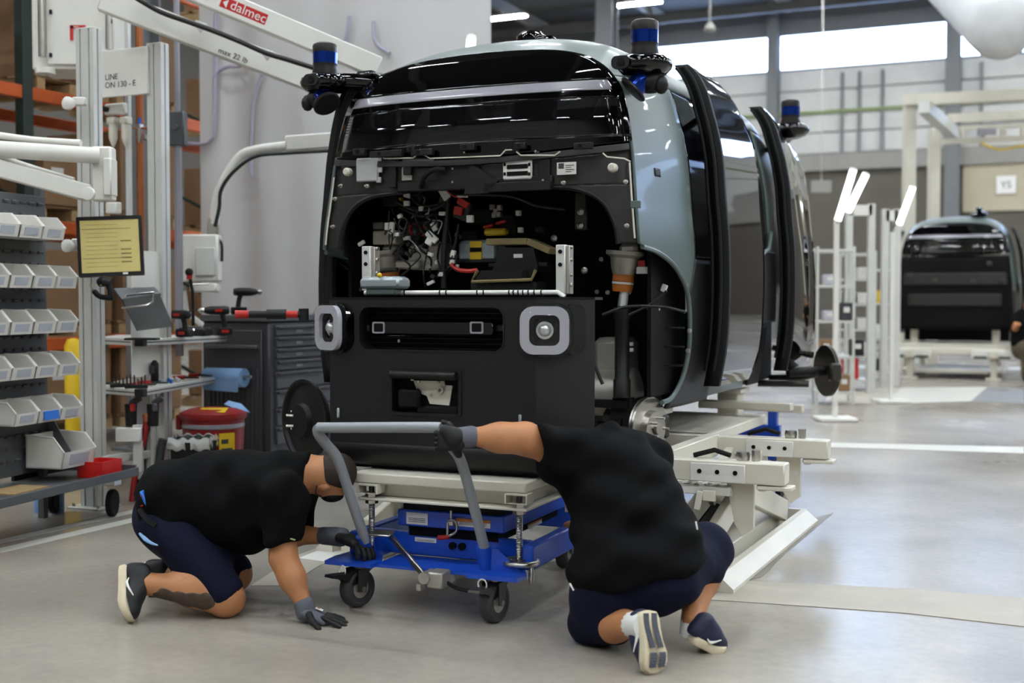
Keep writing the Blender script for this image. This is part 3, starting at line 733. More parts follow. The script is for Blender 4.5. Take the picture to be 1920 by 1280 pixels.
MB().prism([(p[0], p[2]) for p in a], (0, .08, 0), (1, 0, 0), (0, 0, 1), (0, .2, 0)).build('intake_box', 'black_plastic', VEH)
chunk('intake_label', 'paper', 963, 476, 979, 483, .075, .004, 0)
chunk('bay_rail', 'black_plastic', 915, 492, 1024, 500, .1, .05, .004)
c0 = [vq(x, y, .0) for x, y in ((886, 528), (998, 524), (1006, 506), (897, 507))]
MB().add([p for p in c0] + [p + (0, .06, -.012) for p in c0], [(0, 1, 2, 3), (7, 6, 5, 4), (0, 4, 5, 1), (1, 5, 6, 2), (2, 6, 7, 3), (3, 7, 4, 0)]).build('filter_tray', 'gloss_black', VEH, 0)
MB().tube([c0[3] - (0, .01, 0), c0[0] - (0, .01, 0), c0[1] - (0, .01, 0), c0[2] - (0, .01, 0)], .009, 6).build('tray_foam', 'foam', VEH)
chunk('filter_housing', 'black_plastic', 880, 527, 1003, 545, .02, .15, .012)
# wiring: looms, connectors
wires = [('cable_black', .012, [(745, 378), (775, 392), (810, 392), (835, 380), (850, 360)]), ('cable_black', .009, [(745, 352), (765, 362), (790, 385), (830, 382)]), ('cable_black', .01, [(835, 365), (900, 365), (960, 368), (1005, 385), (1060, 392)]),
         ('cable_black', .016, [(840, 380), (836, 430), (832, 480), (832, 540)]), ('cable_black', .007, [(860, 420), (855, 450), (850, 470), (845, 478)]), ('red', .011, [(846, 495), (858, 505), (878, 508), (895, 506)]), ('cable_black', .012, [(676, 545), (690, 520), (715, 508), (745, 505)]),
         ('red', .004, [(838, 358), (848, 366), (858, 370)]), ('orange_rubber', .005, [(745, 355), (752, 362)]), ('cable_black', .006, [(730, 395), (728, 420), (722, 440)]), ('cable_black', .008, [(750, 390), (790, 405), (825, 400)]), ('cable_black', .006, [(815, 400), (822, 420), (812, 440)]), ('cable_black', .01, [(1040, 640), (1100, 660), (1130, 720)]),
         ('cable_black', .006, [(1180, 590), (1220, 570), (1250, 545)]), ('cable_black', .008, [(1130, 590), (1175, 575), (1240, 575), (1285, 585)])]
for m, r, pts in wires: MB().tube([vq(x, y, .05 if m == 'red' else .1) for x, y in pts], r, 8, sub=6).build('cable', m, VEH)
for (x, y, m, sx, sy, ro) in ((832, 362, 'paper', 14, 26, -.6), (762, 366, 'paper', 12, 9, .3), (761, 381, 'paper', 10, 10, 0), (788, 391, 'paper', 8, 9, 0), (733, 427, 'paper', 8, 22, .1), (724, 424, 'paper', 7, 14, 0), (808, 444, 'paper', 24, 12, .7), (803, 453, 'paper', 12, 12, .5), (812, 425, 'paper', 8, 16, -.5), (815, 420, 'cast', 12, 8, .2), (829, 378, 'carrier', 14, 22, .3), (867, 380, 'red', 22, 12, .5), (858, 395, 'red', 16, 16, .2), (866, 395, 'carrier', 26, 34, .4), (880, 410, 'paper', 12, 14, 0), (848, 476, 'paper', 8, 14, .2), (845, 478, 'orange_rubber', 6, 8, .2), (847, 491, 'paper', 9, 10, .3), (865, 368, 'paper', 20, 4, .05), (806, 530, 'paper', 14, 6, -.4), (825, 514, 'paper', 9, 8, 0), (676, 456, 'paper', 12, 7, -.5), (795, 461, 'bay_black', 8, 10, .3), (1244, 540, 'paper', 10, 14, .4), (1222, 700, 'paper', 16, 22, 0), (1217, 577, 'cast', 10, 8, .1), (1230, 579, 'cast', 12, 6, .1), (1181, 645, 'paper', 12, 7, 0), (1181, 656, 'paper', 12, 7, 0), (1175, 674, 'paper', 7, 10, 0)):
    chunk('connector', m, x - sx / 2, y - sy / 2, x + sx / 2, y + sy / 2, (.08 if m in ('red', 'paper') else .1) if x < 1100 else .4, .02, .003, ro)
rw = random.Random(3)
for k in range(26):
    x = rw.uniform(735, 850); y = rw.uniform(358, 470); pts = [(x, y)]
    for j in range(3): x += rw.uniform(-26, 26); y += rw.uniform(4, 34); pts.append((min(max(x, 730), 858), min(y, 540)))
    MB().tube([vq(a_, b_, rw.uniform(.02, .2)) for a_, b_ in pts], rw.choice((.003, .004, .006)), 6, sub=5).build('cable', rw.choice(('cable_black', 'cable_black', 'carrier', 'cable_black', 'ecu')), VEH)
for k in range(16):
    x = rw.uniform(740, 860); y = rw.uniform(372, 520); chunk('connector', rw.choice(('black_plastic', 'carrier', 'paper', 'radar_grey')), x - 4, y - 3, x + rw.uniform(3, 8), y + 4, rw.uniform(.04, .15), .02, .002, rw.uniform(-.8, .8))
for (x, y, w2, h2) in ((900, 405, 46, 30), (950, 420, 30, 40), (1010, 430, 20, 16), (880, 440, 30, 20), (1050, 600, 60, 30)): chunk('bay_module', 'black_plastic', x - w2 / 2, y - h2 / 2, x + w2 / 2, y + h2 / 2, .4, .1, .01)
for k, y in enumerate((613, 648, 683)): chunk('liner_rib', 'black_plastic', 1220, y, 1282, y + 3, .5, .02, .002)
for (x, y) in ((1230, 486), (1226, 513), (1120, 547), (1140, 548), (1180, 548), (1128, 486), (1290, 657), (1287, 535), (1293, 620)):
    MB().lathe([(.012, 0), (.012, .01), (.004, .012)], vq(x, y, .45 if x < 1280 else .6), (0, -1, 0), 10).build('bolt', 'cast', VEH)
# hubs
def hub(u, v, z, r, ax, brake=-1, m='steel'):
    c = np.array([u, v, z]); ax = np.asarray(ax, float); ax /= np.linalg.norm(ax)
    d = MB().lathe([(r * .45, -.014), (r, -.014), (r, -.002), (r * .96, -.002), (r * .96, .002), (r, .002), (r, .014), (r * .58, .014), (r * .55, .05), (r * .18, .052), (r * .17, .07), (.001, .07)], c, ax, 40).build('brake_disc', m, VEH, 40)
    x, y, a = basis(ax)
    for k in range(5):
        t = 2 * PI * k / 5; p = c + r * .36 * (x * math.cos(t) + y * math.sin(t)); MB().cyl(p + a * .05, p + a * .09, .007, n=8).build('wheel_stud', 'steel', d)
    if brake:
        p = c + x * (brake * r * .9); MB().box(p - a * .02, (.07, .09, .13), np.stack([x, a, y], 1), .015).build('brake_caliper', 'dark_steel', d)
    MB().cyl(c - a * .02, c - a * .3, .035, n=12).build('drive_shaft', 'black_plastic', d)
cR = V.onu(1215, 803, .83); hub(cR[0], cR[1], cR[2], .165, (1, -.25, 0), 1)
hub(1.2, 3.25, .79, .185, (1, .75, .03), -1, 'dark_steel')
cL = V.onv(577, 788, .05)
d = MB().lathe([(.02, .03), (.08, .03), (.1, .0), (.21, -.02), (.225, .0), (.235, .012), (.235, .03), (.22, .03), (.21, .01), (.1, .03), (.09, .06), (.02, .06)], cL, (-.45, -1, 0), 40).build('left_hub_plate', 'black_plastic', VEH, 40)
for t in range(5): MB().cyl(cL + (-.06, -.02 + .04 * math.cos(t * 1.25), .05 * math.sin(t * 1.25)), cL + (-.1, -.03 + .04 * math.cos(t * 1.25), .05 * math.sin(t * 1.25)), .007, n=8).build('wheel_stud', 'steel', d)
MB().tube([cL + (.1, .05, 0), cL + (.3, .1, .02), cL + (.6, .1, .05)], .05, 12).build('axle', 'black_plastic', VEH)
MB().tube([(.6, .35, .7), (.8, .33, .62), (.86, .3, .6)], .04, 10).tube([(.3, .4, .72), (.7, .4, .66)], .03, 8).build('control_arm', 'dark_steel', VEH)
MB().tube([(.8, 3.2, .72), (1.0, 3.2, .74), (1.15, 3.2, .78)], .035, 10).tube([(.75, 3.05, .7), (1.1, 3.12, .7)], .025, 8).tube([(.8, 3.3, .95), (1.1, 3.25, .9)], .025, 8).build('control_arm', 'dark_steel', VEH)
MB().lathe([(.1, -.12), (.14, -.1), (.14, .1), (.1, .12)], (.62, .45, .8), (1, 0, 0), 20).box((.6, .5, 1.0), (.2, .2, .2), bev=.03).cyl((.72, .3, .95), (.6, .4, .75), .02).build('drive_unit', 'cast', VEH)
mv = min(np.arange(.02, .7, .005), key=lambda v: abs(pix(V.wld(shell(k_of_z(1.95), v)))[0] - 1232)); side('marker_slot', 'black_plastic', VEH, k_of_z(1.925), k_of_z(1.965), mv - .035, mv + .035, 1, .004, th=.006, nk=4, nv=6)
chunk('panel_bracket', 'body_paint', 1182, 376, 1200, 390, FV + .02, .02, .003)
# things glimpsed through the windscreen
chunk('cabin_screen', 'carrier', 800, 182, 1040, 245, .5, .03, .02)
chunk('cabin_tag', 'paper', 740, 224, 748, 246, .1, .004, 0, .15); chunk('cabin_light_panel', 'tube_light' if False else 'paper', 858, 200, 872, 240, .3, .01, .002, .1)
# ================================================================ blue lift trolley, support frame, bumper module
def holes_plate(name, m, par, outer, holes, o, ex, ey, th):
    """flat plate with openings; front face lies in (o, ex, ey), thickness goes back along ex x ey reversed"""
    cu = bpy.data.curves.new('h', 'CURVE'); cu.dimensions = '2D'; cu.fill_mode = 'BOTH'; cu.extrude = th / 2
    for pl in [outer] + holes:
        sp = cu.splines.new('POLY'); sp.points.add(len(pl) - 1); sp.use_cyclic_u = True
        for q, p in zip(sp.points, pl): q.co = (p[0], p[1], 0, 1)
    to = bpy.data.objects.new('h', cu); COL.objects.link(to); me = bpy.data.meshes.new_from_object(to.evaluated_get(bpy.context.evaluated_depsgraph_get()))
    bpy.data.objects.remove(to); bpy.data.curves.remove(cu)
    ex = np.asarray(ex, float); ey = np.asarray(ey, float); ez = np.cross(ex, ey); o = np.asarray(o, float) - ez * th / 2
    for v_ in me.vertices: v_.co = Vector(o + ex * v_.co[0] + ey * v_.co[1] + ez * v_.co[2])
    me.materials.clear(); me.materials.append(M[m]); me.name = name; ob = bpy.data.objects.new(name, me); COL.objects.link(ob); ob.parent = par; return ob
TR = fthing('lift_trolley', 'blue scissor lift trolley with grey push handle and four castors', 'trolley', T)
def tq(x, y, v): return np.array(T.onv(x, y, v))
# base
mb = MB()
for sg, uc in ((-1, -.30), (1, .36)):
    mb.prism([(uc - .12, -.1), (uc + .1, -.1), (uc + .11, -.02), (uc + .02, .16), (uc - .11, .16), (uc - .13, 0)], (0, 0, .185), (1, 0, 0), (0, 1, 0), (0, 0, .016))
mb.box((.03, .05, .19), (.46, .22, .012))
mb.build('base_plate', 'blue_paint', TR, 0)
for uc in (-.37, .44): MB().box((uc, .55, .25), (.05, .98, .1), bev=.006).build('side_rail', 'blue_paint', TR)
cb = MB().box((.035, .17, .25), (.76, .03, .1), bev=.004).build('cross_beam', 'blue_paint', TR)
for u in (.06, .105): MB().cyl((u, .153, .255), (u, .14, .255), .016, n=14).build('bolt_hole', 'bay_black', cb)
MB().box((.035, 1.02, .25), (.76, .04, .1), bev=.004).build('rear_beam', 'blue_paint', TR)
for uc in (-.285, .275):
    MB().cyl((uc, .02, .195), (uc, -.012, .3), .03, n=18).build('handle_socket', 'blue_paint', TR)
    for du in (-.035, .035): MB().prism([(0, 0), (.13, 0), (.02, .09), (0, .09)], (uc + du, .02, .2), (0, 1, 0), (0, 0, 1), (.006, 0, 0)).build('gusset', 'blue_paint', TR, 0)
MB().prism([(0, 0), (.14, 0), (.03, .09), (0, .09)], (.3, -.0, .2), (1, 0, 0), (0, 0, 1), (0, .008, 0)).build('gusset', 'blue_paint', TR, 0)
# handle
pL = [tq(686, 1015, -.01), tq(660, 940, -.1), tq(634, 862, -.19), tq(612, 833, -.24)]; pR = [tq(909, 1030, -.01), tq(886, 940, -.1), tq(864, 864, -.19), tq(846, 836, -.24)]
cL_ = tq(592, 806, -.3); cR_ = tq(832, 808, -.3)
path = pL + [cL_ * .75 + pL[-1] * .25, cL_ + (.015, 0, .008), cL_ + (.06, 0, .012), cR_ + (-.06, 0, .012), cR_ + (-.015, 0, .006), cR_ * .75 + pR[-1] * .25] + pR[::-1]
HANDLE = MB().tube(path, .0215, 14, sub=5).build('push_handle', 'grey_tube', TR, 60)
# castors
def castor(u, v, ang, front_):
    c = MB(); R = rotm(0, 0, ang); o = np.array([u, v, 0.0]); W_ = .08
    tr = lambda p: o + R @ np.array(p)
    wheel = MB().lathe([(.018, -.022), (.06, -.022), (.064, -.03), (.076, -.028), (.082, -.017), (.082, .017), (.076, .028), (.064, .03), (.06, .022), (.018, .022)], tr((0, 0, .082)), R @ np.array((1, 0, 0)), 28)
    ro = MB().box(tr((0, .02, .178)), (.1, .085, .012), R, .004).cyl(tr((0, .02, .15)), tr((0, .02, .178)), .028, n=16).build('castor', 'steel', TR)
    wheel.build('castor_wheel', 'wheel_grey', ro); MB().lathe([(.01, -.026), (.04, -.024), (.042, .024), (.01, .026)], tr((0, 0, .082)), R @ np.array((1, 0, 0)), 20).build('wheel_hub', 'cast', ro)
    for sx in (-1, 1): MB().prism([(-.03, .075), (.012, .065), (.03, .15), (.055, .165), (-.03, .165)], tr((sx * .038, 0, 0)), R @ np.array((0, 1, 0)), (0, 0, 1), R @ np.array((.004 * sx, 0, 0))).build('fork_plate', 'dark_steel', ro)
    MB().cyl(tr((-.042, 0, .08)), tr((.042, 0, .08)), .012, n=12).build('axle_nut', 'steel', ro)
    if front_:
        MB().prism([(-.04, .1), (-.1, .135), (-.16, .15), (-.155, .16), (-.08, .155), (-.01, .15), (0, .11)], tr((-.026, 0, 0)), R @ np.array((0, 1, 0)), (0, 0, 1), R @ np.array((.052, 0, 0))).build('brake_pedal', 'black_plastic' if u < 0 else 'dark_steel', ro)
        MB().tube([tr((.02 * math.cos(t) - .01, -.075, .165 + .022 * math.sin(t))) for t in np.linspace(0, 2 * PI, 17)], .003, 5).build('cable_tie', 'paper', ro)
    return ro
castor(-.303, -.03, -.3, True); castor(.332, -.03, -.12, True); castor(.24, 1.03, .1, False); castor(-.3, 1.03, .1, False)
# scissor box, labels, clamp, pedal
bx_ = MB().box((.06, .5, .365), (.5, .76, .07), bev=.004).build('lift_deck', 'blue_paint', TR)
MB().box((.06, .5, .31), (.42, .7, .05)).build('scissor_arms', 'bay_black', TR, 0)
def tlabel(x0, y0, x1, y1, v, band, par, m2='orange_rubber'):
    a = tq((x0 + x1) / 2, (y0 + y1) / 2, v); wd = abs(tq(x1, y0, v)[0] - tq(x0, y0, v)[0]); h = abs(tq(x0, y0, v)[2] - tq(x0, y1, v)[2])
    lo = MB().box(a, (wd, .002, h)).build('sticker', 'paper', par, 0)
    if band: MB().box(a + (0, -.001, h * .3), (wd, .002, h * .4)).build('warning_band', m2, lo, 0)
    for k in range(3): MB().box(a + (0, -.0012, h * (.02 - .14 * k)), (wd * .8, .001, h * .05)).build('fine_line', 'text_dark', lo, 0)
tlabel(762, 961, 802, 983, .118, False, bx_); tlabel(855, 973, 919, 988, .118, True, bx_); tlabel(778, 1008, 818, 1016, .153, False, cb)
a = np.array(T.onu(995, 985, .312)); MB().box(a + (0, .05, 0), (.002, .16, .02)).build('sticker', 'paper', bx_, 0); MB().box(a + (.001, .05, .007), (.002, .16, .007)).build('warning_band', 'orange_rubber', bx_, 0)
c = tq(842, 985, .08)
cl_ = MB().cyl(c + (0, .02, .06), c + (0, .02, .02), .006).box(c + (0, .02, .01), (.03, .02, .03), bev=.004).build('toggle_clamp', 'steel', TR)
MB().tube([c + (-.012, .01, .02), c + (.03, .0, .02), c + (.034, 0, -.02), c + (.0, 0, -.045)], .006, 8, sub=4).tube([c + (-.012, .01, .01), c + (-.008, 0, -.05)], .006, 8).build('clamp_lever', 'steel', cl_)
MB().cyl(c + (0, 0, -.048), c + (-.05, 0, -.056), .009, .011, 12).build('clamp_grip', 'red', cl_)
p0 = tq(728, 1000, .02); p1 = tq(798, 1082, -.14)
pd = MB().bar(p0, p1, .012, .028, .003).build('pump_lever', 'steel', TR)
MB().box(p0 + (-.02, -.02, .004), (.1, .06, .008), rotm(.2, 0, 0), .003).build('pedal_pad', 'steel', pd)
MB().box(p1 + (.04, .04, -.01), (.07, .09, .065), bev=.006).cyl(p1 + (0, -.02, 0), p1 + (0, .06, 0), .024, n=16).cyl(p1 + (-.03, 0, -.03), p1 + (-.03, .0, -.055), .012).build('pump_block', 'cast', TR)
MB().tube([p1 + (.06, .05, -.02), p1 + (.12, .05, -.045), p1 + (.2, .06, -.05), p1 + (.28, .1, -.03)], .008, 8, sub=5).build('hydraulic_hose', 'black_rubber', TR)
# cream support frame standing on the lift deck
SF = fthing('support_frame', 'cream steel support frame with screw jacks lying on the blue lift deck', 'frame', T)
MB().box((.035, .42, .5375), (.81, .76, .045), bev=.006).build('top_slab', 'cream_paint', SF)
MB().box((.06, .4, .485), (.68, .6, .06), bev=.004).build('inner_box', 'cream_paint', SF)
MB().box((.06, .36, .45), (.78, .66, .012), bev=.003).build('lower_plate', 'cream_paint', SF)
MB().box((.05, .45, .421), (.44, .62, .046)).build('rubber_block', 'black_rubber', SF, 0)
for u in (-.282, .405):
    j = MB().cyl((u, .06, .215), (u, .06, .5), .0125, n=12).build('screw_jack', 'dark_steel', SF)
    for k in range(26): MB().lathe([(.0125, 0), (.0145, .003), (.0125, .006)], (u, .06, .245 + k * .0072), (0, 0, 1), 10).build('thread', 'steel', j)
    for z in (.463, .437, .225): MB().cyl((u, .06, z - .008), (u, .06, z + .008), .028, n=6).build('lock_nut', 'steel', j)
    MB().ring([(-.05, 0), (.05, 0), (.05, .04), (-.05, .04)], [(-.043, -.001), (.043, -.001), (.043, .034), (-.043, .034)], (u, .02, .475), (1, 0, 0), (0, 0, 1), (0, .07, 0)).build('channel', 'cream_paint', j, 0)
hw = MB().lathe([(.0, -.006), (.0, .006)], (.41, .06, .2), (0, 0, 1), 4)
hw = MB(); pts = [(.41 + .068 * math.cos(t), .06 + .068 * math.sin(t), .232) for t in np.linspace(0, 2 * PI, 33)]
hw.tube(pts, .012, 10)
for t in (0.4, 2.5, 4.6): hw.tube([(.41, .06, .228), (.41 + .062 * math.cos(t), .06 + .062 * math.sin(t), .232)], .008, 8)
hw.cyl((.41, .06, .215), (.41, .06, .245), .02, n=14); ho = hw.build('handwheel', 'steel', SF, 60)
MB().tube([(.47, .03, .225), (.472, .028, .2), (.472, .026, .175), (.472, .025, .155)], [.006, .012, .013, .006], 10, sub=3).build('crank_knob', 'steel', ho)
for v in (.5, .7):
    pl = MB().prism([(-.06, -.2), (.04, -.2), (.06, -.12), (.03, 0), (-.06, .02)], (.46, v, .58), (0, 1, 0), (0, 0, 1), (.016, 0, 0)).build('corner_plate', 'white_paint', SF, 0)
    for (a_, b_) in ((-.04, -.17), (.02, -.17), (-.03, -.06)): MB().cyl((.476, v + a_, .58 + b_), (.482, v + a_, .58 + b_), .009, n=8).build('bolt', 'steel', pl)
# bumper module
BM = fthing('front_bumper_module', 'matte black front bumper with two headlights resting on the trolley', 'bumper', T)
vF = .1; zt = 1.312
L0 = tq(618, 558, vF)[0]; R0 = tq(1005, 556, vF)[0]
def hole(x0, y0, x1, y1, r):
    a = tq(x0, y0, vF); b = tq(x1, y1, vF); return rrect(abs(b[0] - a[0]), abs(a[2] - b[2]), r, 6, (a[0] + b[0]) / 2, (a[2] + b[2]) / 2)
gr = hole(672, 573, 946, 662, .05); lp = hole(733, 694, 863, 780, .012)
hr = [(R0 - .075, 1.06), (R0 + .0, 1.06), (R0 + .0, 1.28), (R0 - .06, 1.28), (R0 - .075, 1.26)]
holes_plate('front_panel', 'matte_black', BM, [(L0, .68), (R0, .68), (R0, zt), (L0, zt)], [gr, lp], (0, vF, 0), (1, 0, 0), (0, 0, 1), .012)
cR1 = np.array([R0 + .135, vF + .34]); cL1 = np.array([L0 - .14, vF + .34])
def chamfer(c0, c1, nm, z0=.68):
    d = c1 - c0; n = np.array([d[1], -d[0]]) if nm > 0 else np.array([-d[1], d[0]]); n = n / np.linalg.norm(n)
    MB().prism([(0, z0), (1, z0), (1, zt), (0, zt)], (c0[0], c0[1], 0), (d[0], d[1], 0), (0, 0, 1), (-n[0] * .012, -n[1] * .012, 0)).build('corner_panel', 'matte_black', BM, 0)
chamfer(np.array([R0, vF]), cR1, 1); chamfer(np.array([L0, vF]), cL1, -1)
rows = []
for (dz, dv) in ((.68, 0), (.64, .008), (.6, .03), (.575, .07), (.563, .14)):
    rows.append([(cL1[0] + dv * .4, cL1[1], dz), (L0 + dv * .3, vF + dv, dz), (R0 - dv * .3, vF + dv, dz), (cR1[0] - dv * .4, cR1[1], dz)])
solid(grid(MB(), rows).build('lower_valance', 'matte_black', BM, 30), .01)
MB().prism([(L0, vF), (R0, vF), tuple(cR1), (cR1[0] - .05, cR1[1] + .25), (cL1[0] + .05, cL1[1] + .25), tuple(cL1)], (0, 0, zt - .012), (1, 0, 0), (0, 1, 0), (0, 0, .012)).build('top_cover', 'matte_black', BM, 0)
MB().box((-.03, .62, .93), (1.1, .03, .7)).box((-.03, .4, .575), (.9, .45, .02)).build('inner_frame', 'bay_black', BM, 0)
# grille
ga = tq(672, 573, vF); gb = tq(946, 662, vF); gc = (ga + gb) / 2; gw = gb[0] - ga[0]; gh = ga[2] - gb[2]
MB().ring(rrect(gw, gh, .05, 6), rrect(gw - .012, gh - .012, .045, 6), (gc[0], vF - .003, gc[2]), (1, 0, 0), (0, 0, 1), (0, .09, 0)).build('grille_surround', 'black_plastic', BM)
MB().box((gc[0], vF + .12, gc[2]), (gw, .02, gh)).build('grille_back', 'bay_black', BM, 0)
for k in range(9): MB().box((gc[0], vF + .105, gc[2] - gh * .45 + gh * .9 * k / 8), (gw, .012, .004)).build('grille_slat', 'black_plastic', BM, 0)
sb = MB().box((gc[0], vF + .05, tq(810, 615, vF)[2]), (gw * .83, .05, .072), bev=.012).build('sensor_bar', 'gloss_black', BM)
for x in (709, 893):
    q = tq(x, 614, vF + .02); MB().ring(rrect(.062, .05, .008), rrect(.046, .036, .006), (q[0], vF + .022, q[2]), (1, 0, 0), (0, 0, 1), (0, .02, 0)).build('sensor_window', 'lamp_bar', sb); MB().box((q[0], vF + .026, q[2]), (.046, .004, .036)).build('sensor_lens', 'bay_black', sb, 0)
for x in (683, 935): q = tq(x, 615, vF + .07); MB().box(q, (.06, .02, .03), bev=.004).build('bar_arm', 'carrier', sb)
MB().sphere(tq(748, 639, vF + .05), (.008, .006, .008), 8).build('clip', 'steel', BM)
# plate recess
la = tq(733, 694, vF); lb_ = tq(863, 780, vF); lc = (la + lb_) / 2; lw = lb_[0] - la[0]; lh = la[2] - lb_[2]
MB().ring(rrect(lw + .012, lh + .012, .016, 4), rrect(lw - .014, lh - .014, .008, 4), (lc[0], vF - .006, lc[2]), (1, 0, 0), (0, 0, 1), (0, .05, 0)).build('recess_frame', 'black_plastic', BM)
MB().box((lc[0], vF + .06, lc[2]), (lw, .02, lh)).build('recess_back', 'bay_black', BM, 0)
MB().tube([(la[0] + .01, vF - .02, la[2] - .016), (lb_[0] - .01, vF - .02, la[2] - .016)], .018, 12).build('recess_hood', 'black_plastic', BM)
pl = [tq(x, y, vF + .04) for x, y in ((775, 713), (832, 714), (834, 722), (848, 723), (842, 760), (806, 757), (800, 742), (783, 735))]
pb = MB().prism([(p[0], p[2]) for p in pl], (0, vF + .04, 0), (1, 0, 0), (0, 0, 1), (0, .008, 0)).build('latch_plate', 'cream_paint', BM, 0)
q = tq(827, 731, vF + .03); MB().lathe([(.008, 0), (.016, 0), (.016, .012), (.008, .012)], q, (0, -1, 0), 18, closed=True).build('latch_eye', 'cast', pb)
for x, y in ((774, 711), (786, 715), (822, 716), (808, 740)): MB().lathe([(.006, 0), (.006, .01), (.002, .011)], tq(x, y, vF + .03), (0, -1, 0), 10).build('screw', 'steel', pb)
a = tq(768, 747, vF + .02); MB().box(a, (.105, .04, .085), bev=.012).build('foam_block', 'black_rubber', BM)
a = tq(820, 768, vF + .02); MB().box(a + (0, .01, -.003), (.2, .03, .036), bev=.008).build('foam_strip', 'black_rubber', BM)
for (x, y) in ((634, 774), (975, 787)): MB().box(tq(x, y, vF - .004), (.013, .008, .045), bev=.004).build('guide_pin', 'ecu', BM)
# headlights
def headlight(x, y, ang, sx):
    c = tq(x, y, vF + .02); R = rotm(0, 0, ang); ex = R @ np.array((1., 0, 0)); n = R @ np.array((0, -1., 0)); ez = np.array((0, 0, 1.))
    h = MB().prism(rrect(.23, .22, .06, 6), c + n * .0, ex, ez, -n * .09).build('headlight', 'gloss_black', BM)
    MB().ring(rrect(.2, .195, .055, 6), rrect(.125, .125, .03, 6), c + n * .012, ex, ez, n * .022).build('light_ring', 'lamp_ring', h)
    MB().ring(rrect(.125, .125, .03, 6), rrect(.095, .095, .02, 6), c + n * .004, ex, ez, n * .012).build('inner_bezel', 'black_plastic', h)
    MB().lathe([(.036, 0), (.036, .008), (.026, .01), (.022, .02), (.014, .026), (.002, .028)], c + n * .004, n, 24).build('projector_lens', 'glass_tube', h)
    cv = MB(); a = rrect(.215, .21, .058, 6); b = rrect(.19, .185, .05, 6)
    nn = len(a); vs_ = [c + ex * p[0] + ez * p[1] + n * .0 for p in a] + [c + ex * p[0] + ez * p[1] + n * .035 for p in a] + [c + ex * p[0] + ez * p[1] + n * .048 for p in b]
    cv.add(vs_, [(i, (i + 1) % nn, nn + (i + 1) % nn, nn + i) for i in range(nn)] + [(nn + i, nn + (i + 1) % nn, 2 * nn + (i + 1) % nn, 2 * nn + i) for i in range(nn)] + [tuple(range(2 * nn, 3 * nn))])
    cv.build('lens_cover', 'lens', h, 60)
headlight(1022, 619, .28, 1); headlight(624, 614, -.5, -1)
MB().prism(rrect(.13, .21, .05, 6), (R0 + .085, vF + .19, 1.178), (cR1 - np.array([R0, vF])).tolist() + [0] / np.float64(.366) if False else np.array([.369, .93, 0]), (0, 0, 1), (.02, -.008, 0)).build('lamp_recess', 'gloss_black', BM)
# crossmember behind the bumper: cable rail, brackets, controller
ra = tq(684, 549, .36); rb = tq(1046, 548, .36)
rl = MB().tube([ra, rb, rb + (.03, 0, -.02)], .011, 10).build('cable_rail', 'white_paint', BM)
for k, x in enumerate((690, 698, 706, 714, 730, 738, 760, 826, 838, 896, 908, 956, 964, 973, 982, 992, 1003, 1016)):
    q = tq(x, 548.5, .36); MB().lathe([(.0115, -.003), (.0135, -.003), (.0135, .003), (.0115, .003)], q, (1, 0, .1), 10).build('cable_tie', 'cable_black', rl)
def abr(x0, y0, x1, y1, v):
    a = tq(x0, y0, v); b = tq(x1, y1, v); c = (a + b) / 2; wd = b[0] - a[0]; h = a[2] - b[2]
    o = MB().box(c, (wd, .04, h), bev=.003).build('mount_bracket', 'alu', BM); MB().box(c + (wd / 2 + .008, .02, 0), (.016, .05, h * .98), bev=.003).build('bracket_flange', 'cast', o)
    for f in (.36, .1): MB().cyl(c + (0, -.02, h * f), c + (0, -.024, h * f), .009, n=12).build('bracket_hole', 'bay_black', o)
    for f in (.45, .2, -.1, -.3): MB().cyl(c + (wd / 2 + .016, .01, h * f), c + (wd / 2 + .026, .01, h * f), .008, n=8).build('bolt', 'steel', o)
abr(1045, 459, 1062, 552, .4); abr(682, 462, 698, 545, .4)
a = tq(722, 531, .34); cu2 = MB().box(a, (.2, .12, .05), bev=.012).build('control_unit', 'ecu', BM)
MB().box(a + (0, .0, -.038), (.15, .09, .03), bev=.006).build('unit_base', 'body_grey', cu2)
for k in range(4): MB().box(a + (-.08 + .05 * k, .0, .026), (.03, .08, .008), bev=.003).build('unit_rib', 'ecu', cu2)
MB().sphere(a + (.005, -.06, .035), .012, 10).build('unit_plug', 'yellow', cu2)
